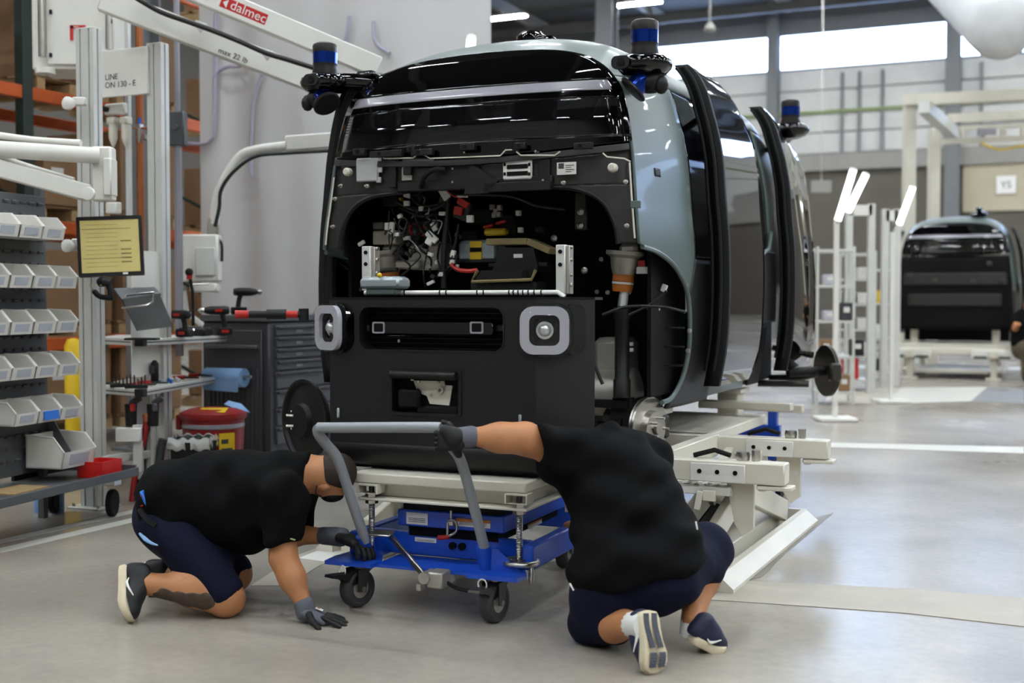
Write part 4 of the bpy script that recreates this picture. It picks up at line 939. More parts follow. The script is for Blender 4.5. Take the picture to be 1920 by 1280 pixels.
# ================================================================ white vehicle lift
LF = fthing('vehicle_lift', 'white scissor lift with beams and toe guard carrying the shuttle', 'lift', V)
for (v, n_) in ((-.09, 'near'), (.945, 'far')):
    bm_ = MB().box((.55, v, .5), (2.2, .11, .1), bev=.006).build('cross_beam', 'cream_paint', LF)
    MB().box((1.6, v, .435), (.16, .1, .02), bev=.004).build('end_pad', 'cream_paint', bm_)
    for du in (-.04, .04): MB().cyl((1.6 + du, v, .42), (1.6 + du, v, .427), .012, n=8).build('bolt', 'steel', bm_)
    pk = MB().box((1.34, v - .06, .495), (.26, .012, .085), bev=.003).build('bolt_plate', 'white_paint', bm_)
    for du in (-.085, 0, .085): MB().cyl((1.34 + du, v - .066, .5), (1.34 + du, v - .07, .5), .011, n=10).build('bolt', 'bay_black', pk)
    MB().prism([(-.06, 0), (.07, 0), (.07, -.22), (.02, -.26), (-.02, -.2)], (1.42, v + .02, .45), (1, 0, 0), (0, 0, 1), (0, .03, 0)).build('hanger_plate', 'cream_paint', bm_, 0)
    MB().tube([(1.2, v + .03, .56), (1.3, v + .03, .59), (1.38, v + .02, .57)], .012, 8).build('locking_lever', 'black_rubber', bm_)
    MB().lathe([(.03, 0), (.035, .02), (.03, .04)], (1.44, v + .02, .55), (0, 0, 1), 10).lathe([(.02, 0), (.022, .05)], (1.5, v + .02, .55), (0, 0, 1), 8).build('clamp_screw', 'steel', bm_)
    MB().sphere((1.52, v + .07, .42), (.03, .03, .02), 10).build('stop_pin', 'steel', bm_)
for u in (1.02, -.35): MB().box((u, .43, .5), (.07, .95, .12), bev=.005).build('long_beam', 'cream_paint', LF)
for u in (.75, -.2):
    for v in (.6, 2.3): MB().box((u, v, .62), (.14, .16, .2), bev=.01).box((u, v, .7), (.2, .24, .03), bev=.004).build('support_block', 'cream_paint', LF)
MB().box((.35, 1.6, .52), (1.3, 1.3, .06), bev=.005).build('deck', 'cream_paint', LF)
MB().box((.9, 2.1, .62), (.6, .1, .05), bev=.005).box((.95, 2.45, .58), (.5, .08, .05), bev=.005).build('rear_beam', 'cream_paint', LF)
tp = MB().box((1.24, .12, .405), (.3, .5, .04), bev=.004).build('tread_step', 'white_paint', LF)
for i in range(6):
    for j in range(9): MB().box((1.12 + .05 * i, -.08 + .05 * j, .4265), (.03, .008, .004), rotm(0, 0, .6 if (i + j) % 2 else -.6), .001).build('tread_bar', 'white_paint', tp)
for j in range(7):
    MB().box((1.392, -.1 + .07 * j, .4), (.006, .03, .03), rotm(.5, 0, 0), .001).build('tread_bar', 'white_paint', tp)
MB().box((1.3, -.145, .385), (.06, .02, .05), bev=.003).box((1.25, -.15, .36), (.03, .012, .09), rotm(0, .2, 0), .003).build('step_bracket', 'cream_paint', LF)
for u in (1.28, 1.12, -.5, -.34):
    a = MB().bar((u, -.25, .1), (u, 1.0, .46), .05, .12, .006).build('scissor_arm', 'cream_paint', LF)
    MB().bar((u + .06 * (1 if u > 0 else -1), 1.25, .1), (u + .06 * (1 if u > 0 else -1), 0.0, .44), .05, .12, .006).build('scissor_arm', 'cream_paint', LF)
    MB().cyl((u - .05, .42, .28), (u + .05, .42, .28), .035, n=16).build('pivot_pin', 'steel', a)
for u in (1.2, -.42): MB().box((u, .5, .05), (.24, 1.9, .1), bev=.005).build('base_beam', 'cream_paint', LF)
for v in (1.35,): MB().box((.39, v, .045), (1.8, .14, .09), bev=.005).build('base_cross', 'cream_paint', LF)
MB().box((1.1, .6, .2), (.1, 1.2, .16), rotm(.2, 0, 0), .01).build('bellows', 'bay_black', LF)
for u, s_ in ((1.42, 1), (-.64, -1)):
    tg = MB().prism([(0, 0), (.1 * s_, .0), (.1 * s_, .015), (.035 * s_, .07), (0, .07)], (u - .03 * s_, -.42, .004), (1, 0, 0), (0, 0, 1), (0, 1.9, 0)).build('toe_guard', 'cream_paint', LF, 0)
    MB().box((u, -.35, .03), (.06, .04, .05), bev=.004).build('guard_clip', 'steel', tg)
for v in (1.48,): MB().prism([(0, 0), (.1, 0), (.1, .015), (.035, .07), (0, .07)], (-.64, v, .004), (0, 1 if v > 0 else -1, 0), (0, 0, 1), (2.06, 0, 0)).build('toe_guard', 'cream_paint', LF, 0)
# blue stand behind
BT = fthing('blue_stand', 'blue support stand partly hidden behind the white lift beams', 'stand', V)
MB().box((.75, 2.45, .42), (.6, .06, .09), bev=.005).build('beam', 'blue_paint', BT); MB().box((1.0, 2.45, .4), (.06, .06, .36), bev=.005).build('post', 'blue_paint', BT)
MB().box((.98, 2.4, .2), (.3, .3, .03), bev=.004).build('foot_plate', 'blue_paint', BT)
for (u, v) in ((.88, 2.3), (1.08, 2.3), (1.08, 2.5), (.5, 2.45)):
    c = MB().cyl((u, v, .1), (u, v, .2 if u > .8 else .4), .02, n=10).build('castor_stem', 'steel', BT); MB().lathe([(.01, -.02), (.055, -.018), (.055, .018), (.01, .02)], (u, v, .055), (1, 0, 0), 18).build('castor_wheel', 'black_rubber', c)
MB().lathe([(.05, 0), (.055, .02), (.03, .03)], (1.05, 2.34, .22), (0, 0, 1), 14).build('adjuster', 'steel', BT)
# ================================================================ left: work station, bins, arms, racks
def at(o, p, yaw=0.0):
    o.location = tuple(map(float, p)); o.rotation_euler = (0, 0, -yaw); return o
GY = BF.yaw
def grooved(w_, d_, g=.012, dp=.012, n=2):
    """outline of an aluminium profile with slots"""
    o = []
    def sidep(L, cnt):
        r = []
        for k in range(cnt):
            c = -L / 2 + L * (k + .5) / cnt; r += [(c - g / 2, 0), (c - g / 2, -dp), (c + g / 2, -dp), (c + g / 2, 0)]
        return r
    nx = n if w_ > d_ * 1.5 else 1; ny = n if d_ > w_ * 1.5 else 1
    o += [(-w_ / 2, -d_ / 2)] + [(x, -d_ / 2 - y) for x, y in sidep(w_, nx)]
    o += [(w_ / 2, -d_ / 2)] + [(w_ / 2 + y, x) for x, y in sidep(d_, ny)]
    o += [(w_ / 2, d_ / 2)] + [(-x, d_ / 2 + y) for x, y in sidep(w_, nx)]
    o += [(-w_ / 2, d_ / 2)] + [(-w_ / 2 - y, -x) for x, y in sidep(d_, ny)]
    return o
WS = thing('work_station', 'white aluminium work station with two tall posts, shelves and line sign', 'workstation', (0, 0, 0))
def post(x, y, z0, z1, w_, d_, nm='post'):
    c, s_ = math.cos(GY), math.sin(GY); o = MB().prism(grooved(w_, d_), (x, y, z0), (c, -s_, 0), (s_, c, 0), (0, 0, z1 - z0)).build(nm, 'alu', WS, 0)
    MB().box((x, y, z1 + .004), (w_, d_, .008), rotm(0, 0, -GY), .002).build('end_cap', 'white_paint', o, 0)
    return o
B1 = G(188, 952); B1[2] = 0; B1 = B1 - BF.u * .05; post(B1[0], B1[1], .01, 2.97, .14, .075)
fp = MB().box((B1[0], B1[1], .006), (.26, .2, .012), rotm(0, 0, -GY), .002).build('foot_plate', 'alu', WS, 0)
for (du, dv) in ((-.1, -.07), (.1, -.07)): MB().cyl(B1 + BF.u * du + BF.v * dv + (0, 0, .01), B1 + BF.u * du + BF.v * dv + (0, 0, .03), .01, n=8).build('anchor_bolt', 'steel', fp)
B2 = P(300, 560, 8.25); B2[2] = 0; post(B2[0], B2[1], .01, 3.0, .12, .08)
# sign board between the rear posts
v2 = BF.loc(B2)[1] - .05
s0 = BF.onv(160, 185, v2); s1 = BF.onv(278, 89, v2); zb_, zt_ = BF.onv(200, 183, v2)[2], BF.onv(230, 92, v2)[2]
sb_ = thing('station_sign', 'white line station sign board hanging between the aluminium posts', 'sign', BF.wld((0, v2, 0)), GY)
MB().box(((s0[0] + s1[0]) / 2, 0, (zb_ + zt_) / 2), (s1[0] - s0[0], .02, zt_ - zb_), bev=.003).build('board', 'white_paint', sb_)
for body, yy in (('LINE', 151), ('ON 130 - E', 166)):
    q = BF.onv(199, yy, v2); text_mesh(body, .056, 'lettering', 'text_dark', sb_, (q[0], -.0112, q[2]), (1, 0, 0), (0, 0, 1))
# shelves
def shelf(z, pix, nm, clip):
    pts = [G(x, y, z) for x, y in pix]
    if nm == 'upper': q = P(420, 600, 8.8); pts[2] = np.array([q[0], q[1], z])
    back = [pts[-1] + (-.55, .25, 0), pts[0] + (-.05, .6, 0)]
    poly = [(p[0], p[1]) for p in pts + back]
    o = MB().prism(poly, (0, 0, z - .012), (1, 0, 0), (0, 1, 0), (0, 0, .012)).build('shelf_board', 'white_paint', WS, 0)
    for i in range(len(pts) - 1):
        a, b = pts[i].copy(), pts[i + 1].copy(); a[2] = b[2] = z - .02
        MB().bar(a, b, .04, .045, .004).build('edge_rail', 'alu', o); d = (b - a) / np.linalg.norm(b - a)
        n = np.array([d[1], -d[0], 0]); MB().bar(a + n * .021, b + n * .021, .003, .008).build('rail_slot', 'cabinet_grey', o, 0)
    for p in pts[:2]: MB().box((p[0], p[1], z - .02), (.06, .06, .05), rotm(0, 0, -.2), .004).build('corner_joint', 'black_plastic', o)
    p = pts[0]; MB().prism([(0, 0), (.09, 0), (0, -.14)], (p[0] - .01, p[1], z - .05), (1, 0, 0), (0, 0, 1), (0, .03, 0)).build('shelf_bracket', 'cabinet_grey', o, 0)
    return o, pts
sh1, sp1 = shelf(1.045, [(182, 632), (264, 636), (420, 618)], 'upper', True)
sh2, sp2 = shelf(.74, [(182, 724), (264, 730), (412, 705)], 'lower', True)
# back panel and lower frame
bp0 = B1 + BF.u * .05 + BF.v * .3; bp1 = B2.copy()
for z0, z1 in ((.46, .72), (.8, 1.62)):
    a, b = bp0.copy(), bp1.copy() + BF.u * .03; MB().prism([(0, z0), (1, z0), (1, z1), (0, z1)], (a[0], a[1], 0), (b - a)[:2].tolist() + [0], (0, 0, 1), (-.01, .01, 0)).build('back_panel', 'white_paint', WS, 0)
a = B1 + (0.05, -.02, .3); b = B2 + (0.05, -.25, .3); MB().bar(a, b, .05, .05, .004).build('lower_rail', 'alu', WS); 
c = B2 + (0.03, -.3, 0); post(c[0], c[1], .01, .74, .06, .06, 'short_post')
MB().bar(a, c + (0, 0, .12), .05, .05, .004).build('lower_rail', 'alu', WS)
MB().box((B1[0] + .25, B1[1] + .1, .36), (.06, .04, .3), bev=.004).build('tool_holder', 'alu', WS); MB().box((B1[0] + .2, B1[1] + .1, .45), (.16, .1, .09), bev=.006).build('holder_box', 'white_paint', WS)
# monitor
d_ = 7.35; mp = [P(150, 407, d_ + .02), P(273, 404, d_ + .1), P(263, 514, d_ + .06), P(140, 520, d_ - .02)]
mo = thing('monitor', 'black framed monitor with a yellow spreadsheet screen on the work station', 'monitor', sum(mp) / 4)
ctr = sum(mp) / 4; ex = (mp[1] + mp[2] - mp[0] - mp[3]) / 2; ey = (mp[0] + mp[1] - mp[2] - mp[3]) / 2; wd = np.linalg.norm(ex); hg = np.linalg.norm(ey); ex /= wd; ey = ey - ex * (ey @ ex); ey /= np.linalg.norm(ey); n_ = np.cross(ex, ey)
MB().prism(rrect(wd, hg, .008, 3), (0, 0, 0), ex, ey, -n_ * .035).build('housing', 'black_plastic', mo)
MB().ring(rrect(wd, hg, .008, 3), rrect(wd - .04, hg - .045, .003, 3), (0, 0, 0), ex, ey, n_ * .006).build('bezel', 'black_plastic', mo)
so = MB().prism(rrect(wd - .04, hg - .045, .003, 3), (0, 0, 0), ex, ey, n_ * .002).build('screen', 'screen', mo)
mat('screen_ink', '#8d7f4c', .5, var=0)
for k in range(11):
    y = hg * (.36 - .07 * k); w2 = wd * (.75 if k in (1, 8) else .5); MB().box(ex * (-wd * .05 if k in (1, 8) else -wd * .12) + ey * y + n_ * .0025, (w2, .004 if k in (1, 8) else .002, .0006), np.stack([ex, ey, n_], 1)).build('table_line', 'screen_ink', so, 0)
for k in (4, 6, 7, 8, 9): MB().box(ex * wd * .24 + ey * (hg * (.36 - .07 * k)) + n_ * .0025, (wd * .16, .009, .0006), np.stack([ex, ey, n_], 1)).build('table_text', 'screen_ink', so, 0)
MB().box(ex * .08 - ey * (hg / 2 - .012) + n_ * .008, (.03, .012, .002), np.stack([ex, ey, n_], 1)).build('maker_mark', 'text_white', mo, 0)
MB().tube([-n_ * .03, -n_ * .15 - ey * .02, -n_ * .3 + (-.05, 0, 0)], .02, 10).build('monitor_arm', 'white_paint', mo)
# barcode scanner on its holder
q = P(196, 540, 7.25); sc = thing('barcode_scanner', 'black handheld barcode scanner hanging below the monitor', 'scanner', q)
MB().tube([(-.03, 0, .03), (.0, -.01, .04), (.04, -.01, .03)], [.026, .034, .026], 10, sub=4).build('scan_head', 'black_plastic', sc); MB().tube([(.02, 0, .03), (.035, 0, -.02), (.03, 0, -.06)], [.018, .017, .016], 10, sub=4).build('grip', 'black_plastic', sc)
MB().box((-.01, -.032, .02), (.012, .004, .012), bev=.002).build('trigger_light', 'yellow', sc); MB().tube([(-.06, 0, -.02), (-.02, -.02, -.05), (.06, -.02, -.06)], .016, 8, sub=4).build('holder', 'black_rubber', sc); MB().tube([(-.09, .02, .02), (-.06, 0, -.02)], .008, 6).build('holder_arm', 'steel', sc)
# laptop stand + laptop
q = P(272, 600, 7.7); q[2] = 1.047
lt = thing('laptop', 'dark grey laptop leaning on a wire stand on the upper shelf', 'laptop', q)
A_ = [P(228, 560, 7.75) - q, P(300, 552, 7.9) - q, P(325, 612, 7.75) - q, P(258, 620, 7.6) - q]
MB().add(A_ + [p + (-.012, .02, 0) for p in A_], [(0, 1, 2, 3), (7, 6, 5, 4), (0, 4, 5, 1), (1, 5, 6, 2), (2, 6, 7, 3), (3, 7, 4, 0)]).build('lid', 'black_plastic', lt, 0)
B_ = [P(213, 540, 7.85) - q, P(290, 538, 8.0) - q, P(302, 550, 7.95) - q, P(228, 560, 7.8) - q]
MB().add(B_ + [p + (0, 0, -.015) for p in B_], [(0, 1, 2, 3), (7, 6, 5, 4), (0, 4, 5, 1), (1, 5, 6, 2), (2, 6, 7, 3), (3, 7, 4, 0)]).build('keyboard_base', 'cabinet_grey', lt, 0)
MB().tube([P(228, 577, 7.6) - q, P(275, 572, 7.65) - q, P(286, 566, 7.7) - q, P(288, 548, 7.75) - q, P(236, 554, 7.6) - q, P(232, 560, 7.6) - q], .006, 6).build('wire_stand', 'steel', lt)
MB().box((-.02, .0, .008), (.2, .1, .014), bev=.004).build('stand_base', 'black_plastic', lt)
# cordless tools, each its own
def drill(name, lab, p, yaw, sc=1.0, gro=None):
    o = thing(name, lab, 'power tool', p, yaw, gro); S = sc
    MB().lathe([(.012, -.1), (.022, -.085), (.03, -.05), (.032, .05), (.026, .08), (.01, .085)], (0, 0, .17 * S), (1, 0, 0), 16).build('motor_body', 'black_plastic', o)
    MB().lathe([(.006, 0), (.018, .012), (.02, .04)], (-.14, 0, .17 * S), (1, 0, 0), 12).build('chuck', 'steel', o)
    MB().tube([(.03, 0, .16 * S), (.045, 0, .1 * S), (.05, 0, .05)], [.02, .018, .02], 10, sub=3).build('grip', 'black_plastic', o)
    b = MB().box((.045, 0, .03), (.11, .07, .055), bev=.008).build('battery', 'black_plastic', o); MB().box((.045, -.036, .03), (.05, .003, .02)).build('battery_label', 'red', b, 0)
    MB().box((.0, -.033, .17 * S), (.05, .004, .02)).build('body_label', 'red', o, 0)
    return o
shp = lambda x, y, d, z: np.array([*P(x, y, d)[:2], z])
drill('cordless_drill', 'black and red cordless driver at the far end of the upper shelf', shp(408, 600, 8.72, 1.047), -.5, 1.05)
drill('cordless_drill', 'small black cordless driver with red trigger beside the laptop', shp(336, 600, 8.3, 1.047), .4, .9)
ch = thing('battery_charger', 'dark battery charger with green lamp on the upper shelf', 'charger', shp(366, 610, 8.6, 1.047), .2)
MB().box((0, 0, .03), (.2, .14, .06), bev=.012).build('case', 'black_plastic', ch); MB().sphere((.02, -.072, .045), .008, 8).build('lamp', 'stand_light', ch); MB().box((-.02, 0, .064), (.1, .08, .01), bev=.003).build('slot', 'cabinet_grey', ch)
st = thing('tool_stand', 'thin black upright stand with red ball behind the upper shelf', 'stand', shp(362, 600, 8.75, 1.047))
MB().tube([(0, 0, 0), (0, 0, .3), (-.02, 0, .42)], .012, 8).build('rod', 'black_plastic', st); MB().sphere((-.025, 0, .45), .03, 12).build('ball', 'black_plastic', st); MB().cyl((-.025, 0, .4), (-.022, 0, .43), .02, n=12).build('collar', 'red', st); MB().tube([(0, 0, .36), (.12, 0, .37)], .006, 6).build('side_arm', 'steel', st); MB().box((0, 0, .008), (.08, .08, .016), bev=.004).build('foot', 'black_plastic', st)
# hand tools along the lower shelf
nt_ = 0
def tool_spot(f):
    i = 0 if f < .3 else 1; t = f / .3 if f < .3 else (f - .3) / .7; p = sp2[i] + (sp2[i + 1] - sp2[i]) * t; return np.array([p[0] - .05 - .03 * (f > .3), p[1] + .07, .742])
kinds = ['red handled pliers lying at the left end of the lower shelf', 'black hex key set standing on the lower shelf', 'steel socket rail standing on the lower shelf', 'red screwdriver lying at the shelf corner', 'black torque driver lying past the shelf corner', 'blue plastic clips in a heap on the lower shelf', 'white plastic caps beside the blue clips', 'red and black crimper lying near the shelf end', 'red tool at the very end of the lower shelf', 'tall black box standing against the shelf panel']
for k, lab in enumerate(kinds):
    f = [.08, .2, .3, .36, .46, .56, .63, .74, .88, .42][k]; p = tool_spot(f)
    nm = ['pliers', 'hex_key_set', 'socket_rail', 'screwdriver', 'torque_driver', 'clip_heap', 'cap_heap', 'crimping_tool', 'hand_tool', 'black_case'][k]
    o = thing(nm, lab, 'tool' if k != 9 else 'case', p, -.4 + .1 * k)
    if k == 9: MB().box((-.05, .12, .08), (.06, .05, .16), bev=.02).build('case_body', 'black_plastic', o); MB().box((-.05, .094, .1), (.04, .004, .05)).build('case_label', 'cabinet_grey', o)
    elif k in (1, 2):
        MB().box((0, 0, .012), (.14, .03, .024), bev=.004).build('base', 'black_plastic', o)
        for j in range(6): MB().cyl((-.055 + .022 * j, 0, .02), (-.055 + .022 * j, 0, .06 + .012 * (j % 3)), .005, n=6).build('bit', 'dark_steel', o)
    elif k in (5, 6):
        for j in range(7): MB().box((-.05 + .017 * j, .02 * math.sin(j * 2), .012 + .01 * (j % 2)), (.025, .02, .02), rotm(.3 * j, .2 * j, .5 * j), .004).build('piece', 'blue_tape' if k == 5 else 'paper', o)
    else:
        MB().tube([(-.09, 0, .014), (-.01, .01, .016)], [.012, .014], 8).build('handle', 'red', o); MB().tube([(-.01, .01, .016), (.1, .02, .014)], [.008, .005], 8).build('shaft', 'dark_steel', o); MB().tube([(-.09, .03, .014), (-.01, .012, .016)], [.011, .012], 8).build('handle', 'black_plastic', o)
# air unit between the posts
def fq(x, y): return BF.onv(x, y, v2 + .12)
au = thing('air_service_unit', 'white twin air filter unit with copper pipe between the posts', 'air filter', BF.wld((0, 0, 0)), GY)
for x in (212, 236):
    a = fq(x, 232); MB().box(a + (0, 0, .02), (.07, .06, .05), bev=.006).build('filter_head', 'cream_paint', au); MB().lathe([(.03, 0), (.03, -.1), (.02, -.13), (.008, -.16)], a, (0, 0, 1), 16).build('filter_bowl', 'cream_paint', au)
a = fq(262, 240); MB().box(a + (0, 0, .01), (.04, .04, .03), bev=.004).build('valve_body', 'steel', au); MB().lathe([(.018, 0), (.018, -.08), (.008, -.1)], a, (0, 0, 1), 12).build('drain_bowl', 'steel', au); MB().cyl(a + (0, 0, .02), a + (0, 0, .07), .012, n=10).build('valve_knob', 'blue_tape', au)
MB().tube([fq(212, 282), fq(213, 330), fq(213, 380)], .01, 8).tube([fq(250, 240), fq(276, 240)], .008, 8).build('copper_pipe', 'copper', au)
a = fq(213, 390); MB().box(a, (.1, .06, .08), bev=.008).build('lower_block', 'white_paint', au)
a = fq(218, 205); MB().box(a, (.18, .05, .08), bev=.012).build('regulator_case', 'white_paint', au); MB().lathe([(.02, 0), (.02, .05), (.012, .06)], a + (-.06, -.02, 0), (0, -1, 0), 12).build('regulator_knob', 'black_plastic', au)
MB().box(fq(232, 300) + (0, .05, 0), (.03, .03, 2.0)).build('mounting_rail', 'alu', au, 0)
# round white push buttons clipped to the post
for (x, y, lab) in ((134, 195, 'small white sensor knob clipped high on the left post'), (133, 461, 'small white sensor knob clipped beside the monitor')):
    q = P(x, y, 7.5); o = thing('sensor_knob', lab, 'sensor', q); MB().lathe([(.03, 0), (.04, .02), (.04, .04), (.02, .05)], (0, 0, 0), (-.4, -1, 0), 14).build('knob', 'white_paint', o); MB().box((.04, .03, .02), (.08, .05, .05), bev=.006).build('clip', 'white_paint', o)
# white control cabinet on the arm column
q0 = P(60, 130, 8.75); q1 = P(212, -60, 8.75)
cc = thing('control_cabinet', 'white control cabinet with red corner mark above the bins', 'cabinet', (0, 0, 0), .0)
mid = (q0 + q1) / 2; sx = q1[0] - q0[0]; sz = q1[2] - q0[2]
cb_ = MB().box(mid + (0, .2, 0), (sx, .4, sz), bev=.01).build('cabinet_body', 'white_paint', cc); dr_ = MB().box(mid + (.04, -.012, .01), (sx - .14, .02, sz - .04), bev=.006).build('cabinet_door', 'white_paint', cc)
for y in (22, 103): a = P(95, y, 8.72); MB().box(a, (.02, .015, .03), bev=.003).build('hinge', 'black_plastic', dr_)
for x, y in ((185, 65), (208, 40)): a = P(x, y, 8.72); MB().box(a, (.02, .015, .03), bev=.003).build('latch', 'dark_steel', dr_)
a = P(146, 50, 8.72); MB().box(a, (.11, .004, .022)).box(a + (-.045, 0, -.045), (.022, .004, .1)).build('red_mark', 'label_red', dr_, 0); text_mesh('dalmec', .014, 'mark_text', 'text_white', dr_, a + (-.03, -.003, -.005), (1, 0, 0), (0, 0, 1))
a = P(78, 40, 8.7); MB().cyl(a + (0, 0, -.25), a + (0, 0, .4), .025, n=14).build('conduit', 'steel', cc); a = P(85, 128, 8.75); MB().lathe([(.07, 0), (.07, -.04), (.03, -.05)], a, (0, 0, 1), 16).build('cable_gland', 'white_paint', cc)
a = P(203, 60, 8.7); MB().cyl(a + (0, 0, -.12), a + (0, 0, .3), .02, n=12).build('door_rod', 'steel', cc)
# balancing arm at the left edge
ar = thing('balancer_arm', 'white pantograph balancer arm reaching in at the left edge', 'lifting arm', (0, 0, 0))
def aq(x, y, d=7.2): return P(x, y, d)
MB().tube([aq(-60, 276, 6.9), aq(185, 292)], .048, 14).build('upper_tube', 'white_paint', ar); MB().tube([aq(-40, 248, 6.9), aq(60, 262), aq(152, 268)], .02, 10, sub=3).build('guide_rod', 'white_paint', ar)
MB().bar(aq(-60, 300, 6.9), aq(168, 363), .05, .1, .008).build('lower_bar', 'white_paint', ar); MB().tube([aq(-40, 278, 6.9), aq(40, 308), aq(138, 338)], .018, 10, sub=3).build('guide_rod', 'white_paint', ar)
a = aq(182, 325); MB().box(a + (.02, .06, 0), (.12, .1, .32), bev=.012).box(a + (.06, .05, -.02), (.05, .12, .22), bev=.008).build('pivot_housing', 'white_paint', ar)
a = aq(168, 364, 7.12); MB().lathe([(.035, 0), (.042, .02), (.036, .04), (.02, .042)], a, (0, -1, 0), 20).build('pivot_knob', 'white_paint', ar)
# crane arms with the maker's name
cr = thing('crane_boom', 'pair of white parallel crane boom bars with red maker label', 'lifting arm', (0, 0, 0))
lowA, lowB = P(190, -2, 8.0), P(640, 172, 8.3); upA, upB = P(290, -48, 8.0), P(710, 128, 8.3)
lo_ = MB().bar(lowA, lowB, .08, .155, .008).build('lower_boom', 'white_paint', cr); up_ = MB().bar(upA, upB, .08, .145, .008).build('upper_boom', 'white_paint', cr)
ud = (upB - upA) / np.linalg.norm(upB - upA); un = np.cross(ud, (0, 1., 0)); un = -un if un[2] < 0 else un; un /= np.linalg.norm(un)
un = un - ud * (un @ ud); un /= np.linalg.norm(un)
out = np.cross(ud, un); out = out if out[1] < 0 else -out
c = P(453, 31, 8.08); c = upA + ud * ((c - upA) @ ud) + out * .0412
lbx = MB().box(c, (.31, .075, .003), np.stack([ud, un, out], 1)).build('maker_label', 'label_red', cr, 0)
text_mesh('dalmec', .085, 'maker_name', 'text_white', lbx, c + out * .002 - ud * .09 - un * .022, ud, un)
MB().prism([(-.14, 0), (-.11, .028), (-.11, -.028)], c + out * .002, ud, un, out * .001).build('maker_emblem', 'text_white', lbx, 0)
ld = (lowB - lowA) / np.linalg.norm(lowB - lowA); ln = np.cross(out, ld); ln = ln if ln[2] > 0 else -ln
o2 = np.cross(ld, ln); o2 = o2 if o2[1] < 0 else -o2
c = P(410, 92, 8.1); c = lowA + ld * ((c - lowA) @ ld) + o2 * .046 - ln * .055; text_mesh('max 22 lb', .05, 'load_marking', 'text_dark', lo_, c, ld, ln)
c = [P(x, y, 7.93) for x, y in ((255, -4), (300, 22), (350, 40), (400, 58), (450, 78), (500, 100), (540, 112), (590, 128))]
MB().tube(c, .016, 8, sub=4).build('cable', 'cable_black', cr)
for x, y in ((377, 46), (502, 98)): a = P(x, y, 8.0); MB().box(a, (.08, .04, .03), rotm(0, .35, 0), .005).prism([(-.04, 0), (.04, 0), (0, -.05)], a + (0, -.01, -.01), (1, 0, 0), (0, 0, 1), (0, .005, 0)).build('cable_clip', 'alu', cr)
# bent suspension pipe in front of the tarpaulin
pz = thing('suspension_pipe', 'white bent suspension pipe with dark cable in front of the tarpaulin', 'pipe', (0, 0, 0)); D_ = 8.9
pp = lambda pts, d=D_: [P(x, y, d) for x, y in pts]
MB().tube(pp([(402, 420), (404, 390), (412, 355), (432, 318), (452, 292), (480, 281), (540, 273)]), .035, 12, sub=5).build('bent_pipe', 'white_paint', pz, 60)
MB().bar(P(537, 270, D_), P(700, 258, D_), .1, .11, .01).build('square_beam', 'white_paint', pz)
MB().tube(pp([(640, 281), (590, 284), (540, 287), (480, 293), (440, 320), (415, 355), (411, 390), (403, 425)], D_ - .08), .013, 8, sub=5).build('cable', 'cable_green', pz)
a = P(400, 425, D_); MB().box(a, (.08, .06, .12), bev=.01).cyl(a + (0, 0, -.05), a + (0, 0, -.14), .03, n=12).build('swivel_joint', 'cast', pz); MB().tube([a + (.03, 0, -.08), a + (.06, 0, -.13), a + (.06, 0, -.25)], .01, 6, sub=3).build('pendant_cable', 'cable_green', pz)
for (x0, y0, x1, y1) in ((345, 440, 412, 528), (360, 530, 410, 548)): a = P(x0, y1, D_); b = P(x1, y0, D_); MB().box((a + b) / 2, (b[0] - a[0], .15, b[2] - a[2]), bev=.012).build('gripper_body', 'white_paint', pz)
MB().box(P(385, 490, D_ - .09), (.14, .02, .2), bev=.004).build('gripper_plate', 'alu', pz); MB().tube(pp([(345, 545), (350, 585), (380, 610)]), .02, 8).build('gripper_leg', 'white_paint', pz)
# grey switch box on the conduit
q = P(333, 242, 8.7); jb = thing('switch_box', 'grey electrical switch box on a conduit beside the right post', 'switch box', q, .1)
MB().box((0, 0, 0), (.12, .08, .24), bev=.008).build('box_body', 'cabinet_grey', jb); MB().lathe([(.02, 0), (.02, .02)], (0, -.04, .01), (0, -1, 0), 14).build('rotary_switch', 'panel_grey', jb); MB().tube([(0, 0, .12), (0, 0, 1.6)], .022, 8).tube([(0, 0, -.12), (0, 0, -1.6)], .03, 8).build('conduit', 'lamp_bar', jb)
# ---------------- louvred bin rack
RK = Frame(*(P(86, 400, 7.3)[:2]), 16)
rk = fthing('bin_rack', 'grey louvred panel rack on castors carrying white bins', 'rack', RK)
pn = MB().box((-.012, -.7, 1.1), (.02, 1.4, 1.62), bev=.003).build('louvred_panel', 'panel_grey', rk)
lv = None
for i in range(22):
    for j in range(18):
        z = .38 + i * .0705; v = -.06 - j * .075
        if v < -.75: continue
        if lv is None: lv = MB().box((.004, 0, 0), (.014, .045, .018), rotm(0, .5, 0), .003).build('louvre', 'panel_grey', pn)
        else: c = lv.copy(); COL.objects.link(c); lv2 = c
        (lv if (i == 0 and j == 0) else lv2).location = (0, v, z)
for v in (-.02, -1.38): MB().box((-.03, v, 1.0), (.04, .04, 2.0)).build('upright', 'panel_grey', rk, 0)
MB().prism([(-.02, .3), (.22, .3), (.02, .62), (-.02, .62)], (0, -.01, 0), (1, 0, 0), (0, 0, 1), (0, .01, 0)).build('side_gusset', 'panel_grey', rk, 0)
ty = MB().box((.18, -.55, .245), (.5, 1.6, .012)).build('tray', 'panel_grey', rk, 0); MB().box((.44, -.55, .26), (.02, 1.6, .05), bev=.003).build('tray_lip', 'cabinet_grey', ty); MB().box((.18, .25, .27), (.5, .02, .06), bev=.003).build('tray_lip', 'cabinet_grey', ty); MB().box((-.06, .0, .32), (.02, .5, .14)).build('tray_back', 'black_plastic', ty, 0)
